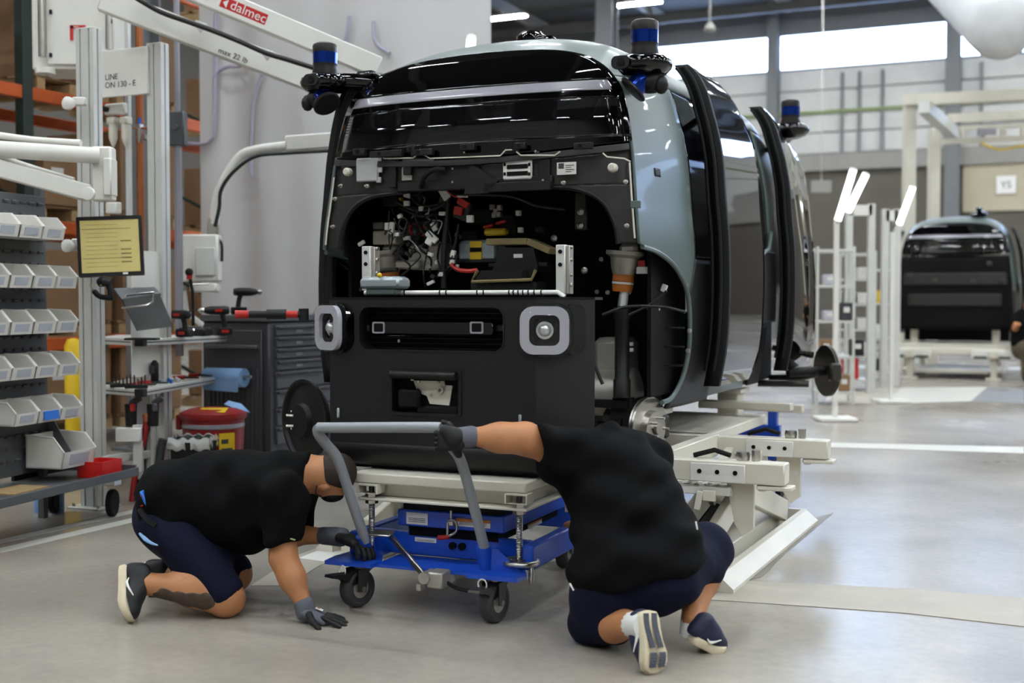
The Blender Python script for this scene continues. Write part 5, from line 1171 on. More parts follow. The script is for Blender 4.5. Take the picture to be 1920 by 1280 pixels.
for v in (.12, -1.0):
    for u in (.35, -.05):
        c = MB().box((u, v, .215), (.08, .08, .05), bev=.005).build('castor_fork', 'steel', rk); MB().lathe([(.02, -.02), (.075, -.02), (.082, -.012), (.082, .012), (.075, .02), (.02, .02)], (u, v, .085), (1, .3, 0), 24).build('castor_wheel', 'black_rubber', c)
def bin_(par, Wd=.19, Dp=.21, Hh=.135, lab=True, m='bin_white'):
    prof = [(0, 0), (Dp * .92, 0), (Dp, Hh * .5), (Dp * .72, Hh * .95), (0, Hh)]
    mb = MB()
    for y in (-Wd / 2, Wd / 2 - .006): mb.prism(prof, (0, y, 0), (1, 0, 0), (0, 0, 1), (0, .006, 0))
    mb.box((Dp * .46, 0, .004), (Dp * .92, Wd, .008)); mb.box((.004, 0, Hh / 2), (.008, Wd, Hh))
    o = mb.build('bin_shell', m, par, 0)
    MB().prism([(Dp * .92, 0), (Dp, Hh * .5), (Dp - .008, Hh * .5), (Dp * .92 - .008, 0)], (0, -Wd / 2, 0), (1, 0, 0), (0, 0, 1), (0, Wd, 0)).build('front_lip', m, par, 0)
    MB().tube([(0, -Wd / 2, Hh), (Dp * .72, -Wd / 2, Hh * .95), (Dp, -Wd / 2, Hh * .5)], .005, 6).build('rim', m, par); MB().tube([(0, Wd / 2, Hh), (Dp * .72, Wd / 2, Hh * .95), (Dp, Wd / 2, Hh * .5)], .005, 6).build('rim', m, par)
    if lab: MB().prism([(Dp * .93, Hh * .1), (Dp * .99, Hh * .42), (Dp * .99 + .003, Hh * .42), (Dp * .93 + .003, Hh * .1)], (.001, -Wd * .3, 0), (1, 0, 0), (0, 0, 1), (0, Wd * .6, 0)).build('label_card', 'card_grey', par, 0)
words = ['top', 'second', 'third', 'fourth', 'fifth']; pos = ['rightmost', 'second from the right', 'third from the right', 'leftmost, cut by the frame']
proto = None
for r, (z, offv) in enumerate(((1.645, -.11), (1.367, 0), (1.11, 0), (.86, .01), (.605, .03))):
    for j in range(4):
        if r == 4 and j == 3: continue
        lab = 'white hopper bin in the %s row, %s' % (words[r], pos[j] if not (r == 4 and j == 1) else 'with blue tape on its front')
        o = fthing('storage_bin', lab, 'bin', RK, 'white bins hung on the louvred rack')
        if proto is None: proto = o; bin_(o)
        else:
            for ch_ in proto.children: c = ch_.copy(); COL.objects.link(c); c.parent = o
        o.location = tuple(RK.wld((.012, -.105 + offv - .2 * j, z)))
        if r == 4 and j == 1: MB().box((.215, 0, .04), (.006, .13, .05), rotm(0, -.1, 0)).build('tape_patch', 'blue_tape', o, 0)
        if r in (1, 3) and j in (1, 2): MB().box((.09, .02, .02), (.06, .05, .03), bev=.006).build('contents', 'dark_steel', o)
o = fthing('storage_bin', 'large single white bin hanging low above the tray', 'bin', RK); bin_(o, .3, .26, .19, True); o.location = tuple(RK.wld((.03, -.1, .33)))
o = fthing('parts_tray', 'small red plastic tray standing on the rack base', 'tray', RK); mb = MB(); mb.box((0, 0, .006), (.16, .2, .012)).box((.08, 0, .05), (.01, .2, .09)).box((-.08, 0, .05), (.01, .2, .09)).box((0, .1, .05), (.16, .01, .09)).box((0, -.1, .05), (.16, .01, .09)); mb.build('tray_shell', 'bin_red', o, 0); MB().box((0, 0, .03), (.14, .18, .03)).build('tray_contents', 'red', o, 0); o.location = tuple(RK.wld((.3, .07, .252)))
o = fthing('cardboard_sheet', 'light wooden sheet lying on the rack tray', 'sheet', RK); MB().box((0, 0, .004), (.2, .3, .008)).build('sheet', 'wood', o, 0); o.location = tuple(RK.wld((.2, -.55, .252)))
# bundle on the floor below the tray
q = G(92, 960); o = thing('bottle_pack', 'pale blue plastic wrapped pack on the floor under the rack', 'package', q); 
for k in range(3): MB().lathe([(.03, 0), (.033, .02), (.033, .12), (.015, .15), (.012, .16)], (-.06 + .06 * k, 0, 0), (0, 0, 1), 12).build('bottle', 'paper_blue', o)
# hoses and holders in the lower frame
q = G(250, 945); q = B1 + (.28, .25, 0)
o = thing('tool_bucket', 'black plastic tool bucket on the floor inside the lower frame', 'bucket', q); MB().lathe([(.085, 0), (.1, .14), (.094, .14), (.08, .01)], (0, 0, 0), (0, 0, 1), 8).build('bucket_body', 'black_plastic', o, 20); MB().tube([(.05, 0, .1), (.06, .02, .3), (.08, .02, .4)], .028, 10, sub=3).build('hose_end', 'cabinet_dark', o); MB().tube([(-.06, .03, .1), (-.05, .03, .35), (-.02, .03, .5)], .022, 10, sub=3).build('hose_end', 'cabinet_dark', o)
o = thing('red_hose', 'dark red hose hanging down from the lower rail', 'hose', B1 + (.2, .12, 0)); MB().tube([(0, 0, .02), (.03, 0, .25), (.08, 0, .42), (.1, 0, .55)], .02, 10, sub=4).build('hose', 'can_red', o); MB().lathe([(.024, 0), (.026, .04), (.02, .05)], (.1, 0, .53), (0, 0, 1), 12).build('coupling', 'copper', o)
for k, (dx, lab) in enumerate(((.2, 'black cordless tool with red trigger hanging below the lower shelf'), (.34, 'dark grey tool hanging beside the red trigger tool'))):
    o = thing('hanging_tool', lab, 'power tool', B1 + (dx, .12, .52)); MB().tube([(0, 0, .12), (0, 0, -.02)], [.04, .035], 12).build('tool_body', 'black_plastic', o); MB().box((.02, -.03, .1), (.03, .03, .05), bev=.006).build('trigger', 'red' if k == 0 else 'cabinet_grey', o); MB().tube([(.0, 0, .12), (.06, 0, .16)], .02, 8).build('grip', 'cabinet_dark', o)
# ---------------- red waste can, black bin, tool cabinet
q = P(400, 800, 8.25); q[2] = 0
rc = thing('waste_can', 'dark red round waste can with yellow warning sticker', 'waste can', q)
MB().lathe([(.17, 0), (.19, .03), (.205, .48), (.205, .5), (.19, .5)], (0, 0, 0), (0, 0, 1), 32).build('can_body', 'can_red', rc); MB().lathe([(.2, .44), (.212, .45), (.212, .47), (.2, .48)], (0, 0, 0), (0, 0, 1), 32).build('hoop', 'lamp_bar', rc); ld_ = MB().lathe([(.215, .5), (.225, .52), (.22, .545), (.15, .57), (.01, .575)], (0, 0, 0), (0, 0, 1), 32).build('lid', 'can_red', rc)
MB().box((.03, -.12, .567), (.18, .1, .006), rotm(.2, 0, 0)).build('lid_sticker', 'yellow', ld_, 0); MB().box((-.22, -.03, .48), (.04, .05, .1), bev=.008).build('foot_lever', 'can_red', rc)
a = math.radians(-52); ws_ = MB().prism([(-.055, 0), (.055, 0), (.055, .22), (-.055, .22)], (.207 * math.cos(a), .207 * math.sin(a), .2), (-math.sin(a), math.cos(a), 0), (0, 0, 1), (.004 * math.cos(a), .004 * math.sin(a), 0)).build('warning_sticker', 'yellow', rc, 0)
for k in range(3): MB().prism([(-.04, .03 + .06 * k), (.01 + .03 * (k % 2), .03 + .06 * k), (.01 + .03 * (k % 2), .06 + .06 * k), (-.04, .06 + .06 * k)], (.2115 * math.cos(a), .2115 * math.sin(a), .2), (-math.sin(a), math.cos(a), 0), (0, 0, 1), (.001 * math.cos(a), .001 * math.sin(a), 0)).build('print_block', 'text_dark', ws_, 0)
q = P(362, 800, 7.85); q[2] = 0
o = thing('trash_bin', 'black trash bin with a clear bag folded over its rim', 'trash bin', q); MB().lathe([(.13, 0), (.15, .4), (.145, .4), (.12, .02)], (0, 0, 0), (0, 0, 1), 4).build('bin_body', 'black_plastic', o, 20)
mb = MB(); n = 48; vs_ = []
for (r, z) in ((.135, .41), (.14, .425), (.148, .4), (.146, .35)):
    for k in range(n):
        t = 2 * PI * k / n; rr = r * (1 + .02 * math.sin(19 * t + z * 60)); e = 1 / max(abs(math.cos(t)), abs(math.sin(t))) * .9; vs_.append((rr * e * math.cos(t), rr * e * math.sin(t), z + .01 * math.sin(13 * t)))
mb.add(vs_, [(i * n + k, i * n + (k + 1) % n, (i + 1) * n + (k + 1) % n, (i + 1) * n + k) for i in range(3) for k in range(n)]); solid(mb.build('bag', 'glass_tube', o), .002)
CF = Frame(*(P(505, 700, 8.85)[:2]), 24.5)
tcab = fthing('tool_cabinet', 'dark grey tool cabinet with drawers beside the tarpaulin', 'cabinet', CF)
MB().box((-.3, .75, .6), (.6, 1.5, 1.08), bev=.012).build('cabinet_body', 'cabinet_dark', tcab); MB().box((-.3, .75, 1.165), (.62, 1.54, .05), bev=.008).build('worktop', 'cabinet_grey', tcab)
sp = MB().box((-.3, -.012, .6), (.5, .02, .96), bev=.006).build('side_door', 'cabinet_dark', tcab)
for k in range(12): MB().box((-.51 + .0385 * k, -.025, .5), (.012, .008, .6), bev=.002).build('vertical_rib', 'cabinet_dark', sp)
MB().box((-.3, -.04, .96), (.46, .05, .025), bev=.004).build('ledge', 'cabinet_grey', sp)
zz = 1.12
for k in range(8):
    h = .085 if k < 4 else .135; o = MB().box((.006, .75, zz - h / 2), (.024, 1.36, h - .012), bev=.004).build('drawer', 'cabinet_grey', tcab); MB().box((.026, .75, zz - .02), (.03, 1.36, .022), bev=.006).build('drawer_pull', 'cabinet_dark', o)
    MB().box((.02, .35, zz - h * .6), (.004, .08, .02)).build('drawer_label', 'lamp_bar', o, 0); zz -= h
for v in (.1, 1.4): MB().box((-.3, v, .03), (.5, .1, .06)).build('foot', 'black_plastic', tcab, 0)
MB().cyl((.02, .9, .2), (.06, .9, .2), .012).build('lock', 'steel', tcab)
def cq(x, y, v=-.07): return CF.onv(x, y, v)
pr = fthing('paper_roll', 'light blue paper towel roll hung on the cabinet side', 'paper roll', CF)
a = cq(388, 706, -.1); b = cq(458, 706, -.1); MB().lathe([(.02, 0), (.068, 0), (.068, b[0] - a[0]), (.02, b[0] - a[0])], a, (1, 0, 0), 24, closed=True).build('roll', 'paper_blue', pr); MB().cyl(a + (-.02, 0, 0), b + (.06, 0, 0), .012, n=10).build('spindle', 'steel', pr); MB().prism([(0, 0), (b[0] - a[0], 0), (b[0] - a[0] - .01, -.1), (.02, -.09)], a + (0, -.066, .0), (1, 0, 0), (0, 0, 1), (0, .003, 0)).build('loose_sheet', 'paper_blue', pr, 0)
o = fthing('paper_towel', 'crumpled blue paper towel lying over the red can lid', 'paper', CF); a = cq(420, 757, -.55); MB().add([a, a + (.08, -.01, -.02), a + (.2, .02, -.05), a + (.1, .06, .0), a + (.0, .05, .02)], [(0, 1, 2, 3, 4)]).build('towel', 'paper_blue', o, 0); solid(o.children[0], .01)
for (x, lab, ro) in ((425, 'black and red cordless nutrunner standing on the cabinet top', 0), (500, 'red and black angle wrench lying on the cabinet top', 1)):
    a = CF.onz(x, 598 if not ro else 600, 1.195); w_ = CF.wld(a)
    if ro == 0: drill('nutrunner', lab, CF.wld((-.4, .25, 1.19)), 2.6, 1.0)
    else:
        o = thing('angle_wrench', lab, 'power tool', w_, -.1); MB().tube([(-.16, 0, .03), (-.09, 0, .03)], .022, 10).build('grip_end', 'red', o); MB().tube([(-.09, 0, .03), (.0, 0, .03)], .02, 10).build('grip', 'black_plastic', o); MB().tube([(.0, 0, .03), (.1, 0, .03)], .028, 10).build('motor', 'black_plastic', o); MB().tube([(.1, 0, .03), (.16, 0, .03)], .02, 10).build('gear_case', 'red', o); MB().cyl((.19, 0, 0), (.19, 0, .06), .026, n=12).build('angle_head', 'black_plastic', o); MB().tube([(.16, 0, .03), (.19, 0, .03)], .02, 8).build('neck', 'black_plastic', o)
# ---------------- pallet rack in the background
pr_ = thing('pallet_rack', 'orange and green pallet rack behind the bins at the left edge', 'pallet rack', (0, 0, 0), GY); uR = -7.95
for v in (7.66, 10.4, 13.2):
    for u in (uR, uR - 1.1): MB().box((u, v, 3), (.09, .11, 6)).build('upright', 'rack_green', pr_, 0)
    for k in range(6): MB().bar((uR, v, .3 + .9 * k), (uR - 1.1, v, .8 + .9 * k), .03, .03).build('brace', 'rack_green', pr_, 0)
LV = [.12, .98, 1.98, 3.08, 4.3]
for z in LV[1:]:
    for u in (uR + .02, uR - 1.12):
        for v0 in (5.0, 7.7, 10.45): MB().box((u, v0 + 1.32 - .02, z - .06), (.05, 2.6, .11), bev=.006).build('beam', 'rack_orange', pr_)
bi = 0; places = ['lowest', 'second', 'third', 'fourth', 'top']
for li, z in enumerate(LV):
    for v in (6.9, 8.25, 9.2, 11.2):
        pal = thing('pallet', 'wooden pallet on the %s rack level, place %s from the left' % (places[li], ['one', 'two', 'three', 'four'][[6.9, 8.25, 9.2, 11.2].index(v)]), 'pallet', BF.wld((uR - .5, v, z)), GY, 'pallets in the rack')
        for k in range(5): MB().box((-.4 + .2 * k, 0, .12), (.12, .86, .02)).build('deck_board', 'wood', pal, 0)
        for k in range(3): MB().box((0, -.38 + .38 * k, .055), (.95, .09, .09)).build('stringer', 'wood', pal, 0)
        bw = .75 + .1 * ((bi * 7) % 3) / 2; bh = .5 + .12 * ((bi * 5) % 3); bi += 1
        bo = thing('cardboard_box', 'brown cardboard box on the %s rack level, place %s from the left' % (places[li], ['one', 'two', 'three', 'four'][[6.9, 8.25, 9.2, 11.2].index(v)]), 'box', BF.wld((uR - .46, v, z + .131)), GY, 'cardboard boxes in the rack')
        MB().box((0, 0, bh / 2), (.9, bw, bh), bev=.006).build('carton', 'cardboard', bo, 0); MB().box((.452, .05, bh / 2), (.004, .06, bh)).build('tape', 'wood', bo, 0); MB().box((.452, -bw * .3, bh * .55), (.004, .14, .1)).build('label', 'paper', bo, 0)
q = P(139, 700, 9.3); q[2] = 0; o = thing('yellow_post', 'yellow guard post standing behind the bin rack', 'post', q); MB().lathe([(.07, 0), (.07, .95), (.05, 1.0), (.01, 1.01)], (0, 0, 0), (0, 0, 1), 16).build('tube', 'yellow', o); MB().box((0, 0, .01), (.24, .24, .02)).build('foot_plate', 'yellow', o, 0)
q = BF.onv(262, 200, BF.loc(B2)[1] + 1.2); o = thing('copper_pipe', 'vertical copper pipe running down the grey steel column', 'pipe', BF.wld((q[0], q[1], 0)), GY); MB().tube([(0, 0, .3), (0, 0, 4.6)], .03, 8).build('pipe_run', 'copper', o); 
for z in (1.4, 2.6, 3.6): MB().box((0, .04, z), (.1, .08, .03)).build('pipe_clamp', 'steel', o, 0)
# ================================================================ right background: second shuttle, shelving, light stands, gantry
V2 = Frame(*(P(1790, 500, 20.6)[:2]), 23.5)
V2.o = V2.o + V2.v * .0
VEH2 = fthing('electric_shuttle', 'unfinished dark shuttle body on a white lift far behind', 'vehicle', V2)
vehicle(VEH2, False)
front('front_bulkhead', 'bay_black', VEH2, .8, 2.03, -.98, .98, -.02); front('bulkhead_band', 'carrier', VEH2, 1.55, 1.75, -.9, .9, .01); front('bulkhead_band', 'carrier', VEH2, 1.2, 1.4, -.8, .8, .01)
for (u, z) in ((-.7, 1.72), (.55, 1.9), (-.3, 1.62), (.3, 1.6), (.75, 1.62)): MB().box((u, -.15, z), (.08, .03, .07), bev=.01).build('bracket', 'dark_steel', VEH2)
MB().box((0, .6, 1.2), (1.7, .05, 1.2)).build('bay_liner', 'bay_black', VEH2, 0)
for sg, v0 in ((-1, .1), (1, .3)):
    side('door_panel', 'gloss_black', VEH2, k_of_z(.85), k_of_z(2.5), v0, v0 + .8, sg, .14, .03, nk=24, th=.05)
MB().lathe([(.13, -.04), (.15, 0), (.13, .05), (.05, .07), (.05, .12), (.01, .13)], (.35, .5, 2.74), (0, 0, 1), 20).build('sensor_pod', 'gloss_black', VEH2)
L2 = fthing('vehicle_lift', 'white lift frame standing under the far shuttle', 'lift', V2)
for u in (-.65, .65):
    MB().box((u, .2, .66), (.12, .12, .36), bev=.01).build('support_post', 'cream_paint', L2); MB().box((u, .6, .42), (.16, 2.6, .12), bev=.01).build('long_beam', 'cream_paint', L2)
    for v in (-.5, 1.7): MB().box((u, v, .18), (.1, .1, .36), bev=.01).box((u, v, .015), (.24, .24, .03)).build('leg', 'cream_paint', L2)
for (z, v) in ((.52, -.1), (.46, -.55), (.5, 1.5)): MB().box((0, v, z), (1.95, .12, .1), bev=.01).build('cross_beam', 'cream_paint', L2)
for u in (-.8, -.45, .45, .8):
    MB().box((u, -.63, .42), (.28, .05, .13), bev=.008).build('clamp_block', 'white_paint', L2); MB().box((u, -.66, .37), (.2, .02, .04)).build('rubber_pad', 'rack_green', L2, 0)
MB().box((0, .5, .12), (1.6, 1.8, .05)).build('base_plate', 'cream_paint', L2, 0)
# worker beside it
pp_ = P(1918, 560, 19.6); pp_[2] = 0
W3 = thing('person', 'worker in khaki trousers crouching at the right edge beside the far shuttle', 'person', pp_)
f = blob([('c', (.02, 0, .5), (.1, .1, .95), .16, .19), ('c', (0, 0, .5), (-.05, -.3, .55), .11, .08), ('c', (-.05, -.3, .55), (-.02, -.2, .1), .075, .05), ('c', (.1, 0, .5), (.2, -.28, .5), .11, .08), ('c', (.2, -.28, .5), (.22, -.15, .1), .075, .05), ('c', (.1, .08, .95), (.1, 0, 1.15), .06, .06), ('e', (.1, -.02, 1.25), (.09, .11, .12)), ('c', (-.08, .05, 1.0), (-.2, -.2, .85), .06, .045), ('c', (-.2, -.2, .85), (-.22, -.4, .92), .042, .035), ('c', (.3, .05, 1.0), (.3, -.25, .85), .06, .045)], .05)
net_obj('body', f, (-.45, -.6, 0), (.55, .4, 1.5), .025, 'skin', W3)
f2 = blob([('c', (.02, 0, .55), (.1, .1, .95), .2, .23), ('c', (-.08, .05, 1.0), (-.14, -.06, .93), .085, .075), ('c', (.3, .05, 1.0), (.3, -.1, .93), .085, .075)], .06); net_obj('shirt', f2, (-.45, -.6, .3), (.6, .5, 1.4), .025, 'shirt', W3, cuts=[((0, 0, .55), (0, 0, -1))])
f3 = blob([('c', (.02, 0, .52), (.05, .02, .6), .19, .2), ('c', (0, 0, .5), (-.05, -.3, .55), .135, .11), ('c', (-.05, -.3, .55), (-.02, -.2, .1), .1, .08), ('c', (.1, 0, .5), (.2, -.28, .5), .135, .11), ('c', (.2, -.28, .5), (.22, -.15, .1), .1, .08)], .05); net_obj('trousers', f3, (-.45, -.6, 0), (.6, .5, 1), .025, 'khaki', W3)
for x, y in ((-.02, -.24), (.22, -.19)): MB().sphere((x, y, .05), (.05, .13, .055), 14).build('shoe', 'shoe_black', W3)
MB().sphere((.1, .0, 1.29), (.095, .115, .1), 14).build('hair', 'hair', W3)
# shelving units
def shelving(x0, x1, y0, y1, d, lab, nsh, seed):
    a = P(x0, y1, d); b = P(x1, y0, d); wd = b[0] - a[0]; z1 = b[2]
    o = thing('shelving_unit', lab, 'shelf', (a[0], d, 0), .15); rr = random.Random(seed)
    for x in (0, wd):
        for y in (0, .5): MB().box((x, y, z1 / 2), (.03, .03, z1)).build('post', 'alu', o, 0)
    for k in range(nsh):
        z = .15 + (z1 - .2) * k / (nsh - 1); MB().box((wd / 2, .25, z), (wd, .54, .03)).build('shelf_board', 'alu', o, 0)
    return o, a, wd, z1
def shelf_box(o, x, z, wd, h, m, lab, cat='box', nm='parts_box'):
    q = Vector(o.location) + Matrix.Rotation(o.rotation_euler[2], 3, 'Z') @ Vector((x, .2, z)); b = thing(nm, lab, cat, q, -o.rotation_euler[2]); MB().box((0, 0, h / 2), (wd, .3, h), bev=.01).build('box_body', m, b); MB().box((0, -.152, h * .6), (wd * .5, .004, h * .3)).build('box_label', 'paper', b, 0)
    return b
o, a, wd, z1 = shelving(1532, 1600, 462, 640, 15.2, 'white shelving unit holding dark boxes right of the shuttle', 5, 1)
zz = [.15 + (z1 - .2) * k / 4 + .016 for k in range(5)]
for k, (x, h, m, lab) in enumerate(((.16, .13, 'lamp_ring', 'pale lilac box on the upper shelf behind the shuttle rear'), (.16, .12, 'lamp_ring', 'pale lilac box on the middle shelf behind the shuttle rear'), (.2, .22, 'cabinet_dark', 'dark box on the middle shelf behind the shuttle rear'), (.2, .2, 'black_plastic', 'black box on the low shelf behind the shuttle rear'))): shelf_box(o, x if k < 2 else .36 * (k % 2) + .14, zz[[3, 2, 2, 1][k]] + (0 if k < 2 else 0), .16 if k < 2 else .15, h, m, lab) if k != 2 else shelf_box(o, .36, zz[2], .15, h, m, lab)
for k in range(3):
    for j in range(2): shelf_box(o, .12 + .22 * j, zz[k] if k < 1 else zz[k] + .0, .14, .2, ['cabinet_dark', 'cardboard', 'black_plastic', 'cabinet_grey'][(k + j) % 4], '%s carton %s on shelf %s of the unit behind the shuttle rear' % (['dark', 'brown', 'black', 'grey'][(k + j) % 4], ['left', 'right'][j], ['one', 'two', 'three'][k]), 'box', 'carton') if not (k == 2 or (k == 1 and j == 1)) else None
o, a, wd, z1 = shelving(1575, 1640, 470, 620, 17.5, 'white shelving unit stacked with white bins and a red box', 6, 2)
zz = [.15 + (z1 - .2) * k / 5 + .016 for k in range(6)]
for k in range(4): shelf_box(o, .36, zz[k + 1], .24, .16, 'bin_white', 'white bin on shelf %s of the shelving with the red box' % ['two', 'three', 'four', 'five'][k], 'bin', 'parts_bin')
shelf_box(o, .14, zz[0], .26, .3, 'bin_red', 'red box standing on the lowest shelf of the far shelving')
for k in range(2): shelf_box(o, .13, zz[2 + k], .18, .18, 'cabinet_grey', 'grey box on the %s shelf left of the white bins' % ['middle', 'upper'][k])
o, a, wd, z1 = shelving(1640, 1672, 500, 610, 19.5, 'narrow white shelving beside the far shuttle door', 4, 3)
zz = [.15 + (z1 - .2) * k / 3 + .016 for k in range(4)]
for k in range(3): shelf_box(o, .13, zz[k], .18, .2, ['black_plastic', 'paper', 'yellow'][k], ['black', 'white', 'yellow'][k] + ' box on the narrow shelving beside the far shuttle')
# light stands with slanted tubes
def light_stand(px, base_y, d, tubes, lab):
    q = P(px, 600, d); q[2] = 0; o = thing('light_stand', lab, 'light stand', q); top = max(P(px, t[0][1], d)[2] for t in tubes)
    MB().box((0, 0, top / 2 - .05), (.05, .05, top - .1)).build('pole', 'white_paint', o, 0); MB().box((0, 0, .02), (.4, .4, .04), bev=.01).build('foot', 'white_paint', o)
    for (p0, p1) in tubes:
        a = P(*p0, d - .12) - q; b = P(*p1, d - .3) - q; t = MB().tube([a, b], .036, 12).build('light_tube', 'stand_light', o); MB().cyl(a, a + (a - b) * .02, .04, n=12).build('tube_cap', 'white_paint', t); MB().cyl(b, b + (b - a) * .02, .04, n=12).build('tube_cap', 'white_paint', t); MB().bar((0, 0, float(a[2]) - .05), a * .7 + b * .3, .02, .02).build('tube_bracket', 'steel', t)
light_stand(1567, 640, 13.2, [((1571, 412), (1600, 318)), ((1590, 396), (1624, 326))], 'white light stand with two slanted bright tubes right of the shuttle')
light_stand(1672, 600, 15.5, [((1686, 420), (1712, 350))], 'light stand with one slanted bright tube beside the far shuttle')
light_stand(884, 600, 10.2, [((880, 110), (884, 70))], 'light stand with bright tube end showing above the shuttle roof')
# white portal frames
def portal(x0, x1, yt, d, lab, w_=.09):
    a = P(x0, yt, d); b = P(x1, yt, d); o = thing('portal_frame', lab, 'frame', (a[0], d, 0)); L_ = b[0] - a[0]
    for x in (0, L_): MB().box((x, 0, a[2] / 2), (w_, w_, a[2])).build('post', 'alu', o, 0)
    MB().box((L_ / 2, 0, a[2] - w_), (L_, w_, w_ * 1.6)).build('header', 'white_paint', o, 0)
portal(1592, 1634, 382, 17, 'white portal frame behind the slanted tube lights'); portal(1660, 1682, 392, 18.5, 'small white portal frame left of the far shuttle', .1)
GD = 23.0
gy_ = thing('gantry_crane', 'cream gantry crane frame above the far shuttle', 'gantry', (0, 0, 0))
for x, yt, d in ((1706, 182, GD), (1752, 240, GD + 2), (1945, 176, GD - 2)):
    a = P(x, yt, d); MB().box((a[0], a[1], a[2] / 2), (.2, .2, a[2])).build('post', 'cream_paint', gy_, 0)
MB().bar(P(1696, 188, GD), P(1990, 174, GD - 2), .2, .2).build('top_rail', 'cream_paint', gy_, 0); MB().bar(P(1780, 222, GD + 2), P(1990, 212, GD), .16, .18).build('cross_rail', 'cream_paint', gy_, 0)
MB().bar(P(1732, 200, GD - 1), P(1790, 252, GD + 2), .2, .22).build('trolley_rail', 'alu', gy_, 0)
MB().bar(P(1762, 266, GD + 1), P(1990, 256, GD - 1), .1, .1).bar(P(1800, 240, GD + 1), P(1990, 232, GD - 1), .1, .08).build('runway', 'cream_paint', gy_, 0)
for k in range(5): x = 1805 + 38 * k; MB().bar(P(x, 238, GD + .9 - .3 * k), P(x, 264, GD + .9 - .3 * k), .1, .1).build('web_plate', 'cream_paint', gy_, 0)
q = (P(1850, 247, GD + .2)); MB().box(q, (.34, .06, .12)).build('load_plate', 'lamp_bar', gy_, 0)
MB().tube([P(1840, 268, GD), P(1870, 280, GD - .3), P(1905, 276, GD - .6), P(1990, 262, GD - 1)], .02, 6, sub=4).build('cable', 'yellow', gy_)
q = P(1540, 350, 30); o = thing('bay_sign', 'grey hanging bay sign behind the slanted lights', 'sign', q); MB().box((0, 0, 0), (.5, .04, .3), bev=.01).build('board', 'beam_light', o); MB().tube([(0, 0, .15), (0, 0, HZ - q[2])], .015, 6).build('hanger', 'steel', o)
q = P(1331, 55, 34); o = thing('dome_lamp', 'small round pendant lamp hanging over the hall', 'lamp', q); MB().lathe([(.02, .2), (.1, .12), (.18, 0), (.12, -.08), (.01, -.1)], (0, 0, 0), (0, 0, 1), 16).build('shade', 'beam_light', o); MB().tube([(0, 0, .2), (0, 0, HZ - q[2])], .02, 6).build('cord', 'beam_light', o)
# ================================================================ the two mechanics
def px(x, y, d): return P(x, y, d)
def fold(amp, seeds):
    def f(X):
        s = np.zeros(len(X))
        for (kx, ky, kz, ph, w_) in seeds: s += w_ * np.sin(X @ np.array((kx, ky, kz)) + ph)
        return amp * s
    return f
def bounds(prims, m=.06):
    pts = []
    for p in prims:
        if p[0] == 'c': pts += [np.asarray(p[1]) - max(p[3], p[4]), np.asarray(p[1]) + max(p[3], p[4]), np.asarray(p[2]) - max(p[3], p[4]), np.asarray(p[2]) + max(p[3], p[4])]
        else: r = max(p[2]); pts += [np.asarray(p[1]) - r, np.asarray(p[1]) + r]
    pts = np.array(pts); return pts.min(0) - m, pts.max(0) + m
def skin_of(name, prims, k, h, m, par, cuts=(), disp=None, sm=2):
    lo, hi = bounds(prims); return net_obj(name, blob(prims, k), lo, hi, h, m, par, cuts, sm, disp)
def hand(par, wrist, dirf, palm_n, m_palm, curl, spread=.1, size=1.0, thumb_side=1, name='glove', tips=None):
    """a glove: palm and five separate fingers; dirf points along the fingers, palm_n out of the palm"""
    d = np.asarray(dirf, float); d /= np.linalg.norm(d); n = np.asarray(palm_n, float); n = n - d * (n @ d); n /= np.linalg.norm(n); s = np.cross(d, n) * thumb_side
    W_ = np.asarray(wrist, float); S = size; prims = []
    for q in (-.03, -.01, .01, .03): prims.append(('c', W_ + d * .012 * S + s * q * .75 * S, W_ + d * .085 * S + s * q * S, .0165 * S, .0145 * S))
    pal = skin_of(name, prims, .02, .005, m_palm, par)
    HANDS.append(pal); return W_, d, n, s, S
HANDS = []
def fingers(par, W_, d, n, s, S, curl, spread, m, nm='finger'):
    tips = []; par = HANDS[-1]
    for i, (q, L_) in enumerate(zip((.03, .01, -.01, -.03), (.072, .08, .074, .058))):
        a = W_ + d * .082 * S + s * q * S; dd = d + s * spread * (1.5 - i) * .6; dd /= np.linalg.norm(dd); c = curl; pr = []; p = a
        for j, (f, r) in enumerate(((.45, .0098), (.32, .0092), (.26, .0085))):
            ang = c * (j + .6); v = dd * math.cos(ang) + n * math.sin(ang); e = p + v * L_ * f * S * 1.05; pr.append(('c', p, e, r * S, (r - .0006) * S)); p = e
        tips.append(skin_of(nm, pr, .006, .0035, m, par, sm=1))
    a = W_ + d * .03 * S + s * .032 * S; v1 = d * .6 + s * .7 + n * .25; v1 /= np.linalg.norm(v1); b = a + v1 * .045 * S; v2 = d * .85 + s * .35 + n * (.3 + curl * .4); v2 /= np.linalg.norm(v2); c_ = b + v2 * .036 * S
    skin_of('thumb', [('c', a, b, .0135 * S, .0115 * S), ('c', b, c_, .0112 * S, .0095 * S)], .008, .0035, m, par, sm=1)
    return tips
# ------------------------------------------------ mechanic on the left
A = thing('person', 'mechanic in black shirt and navy shorts kneeling on the left, leaning on one hand', 'person', (0, 0, 0))
kn1 = px(424, 1126, 5.0); kn1[2] = .075; an1 = px(262, 1092, 4.98); hip1 = px(335, 1000, 5.08); hip2 = px(345, 985, 5.4); kn2 = px(440, 1090, 5.42); kn2[2] = .08; an2 = px(290, 1080, 5.4)
pelv = px(325, 955, 5.24); belly = px(420, 944, 5.22); chest = px(505, 925, 5.2); sh1 = px(535, 930, 4.99); sh2 = px(560, 915, 5.42); neck = px(578, 886, 5.2); head = px(625, 890, 5.2)
el1 = px(531, 1045, 4.95); wr1 = px(572, 1138, 4.9); el2 = px(545, 1003, 5.38); wr2 = px(615, 1004, 5.3)
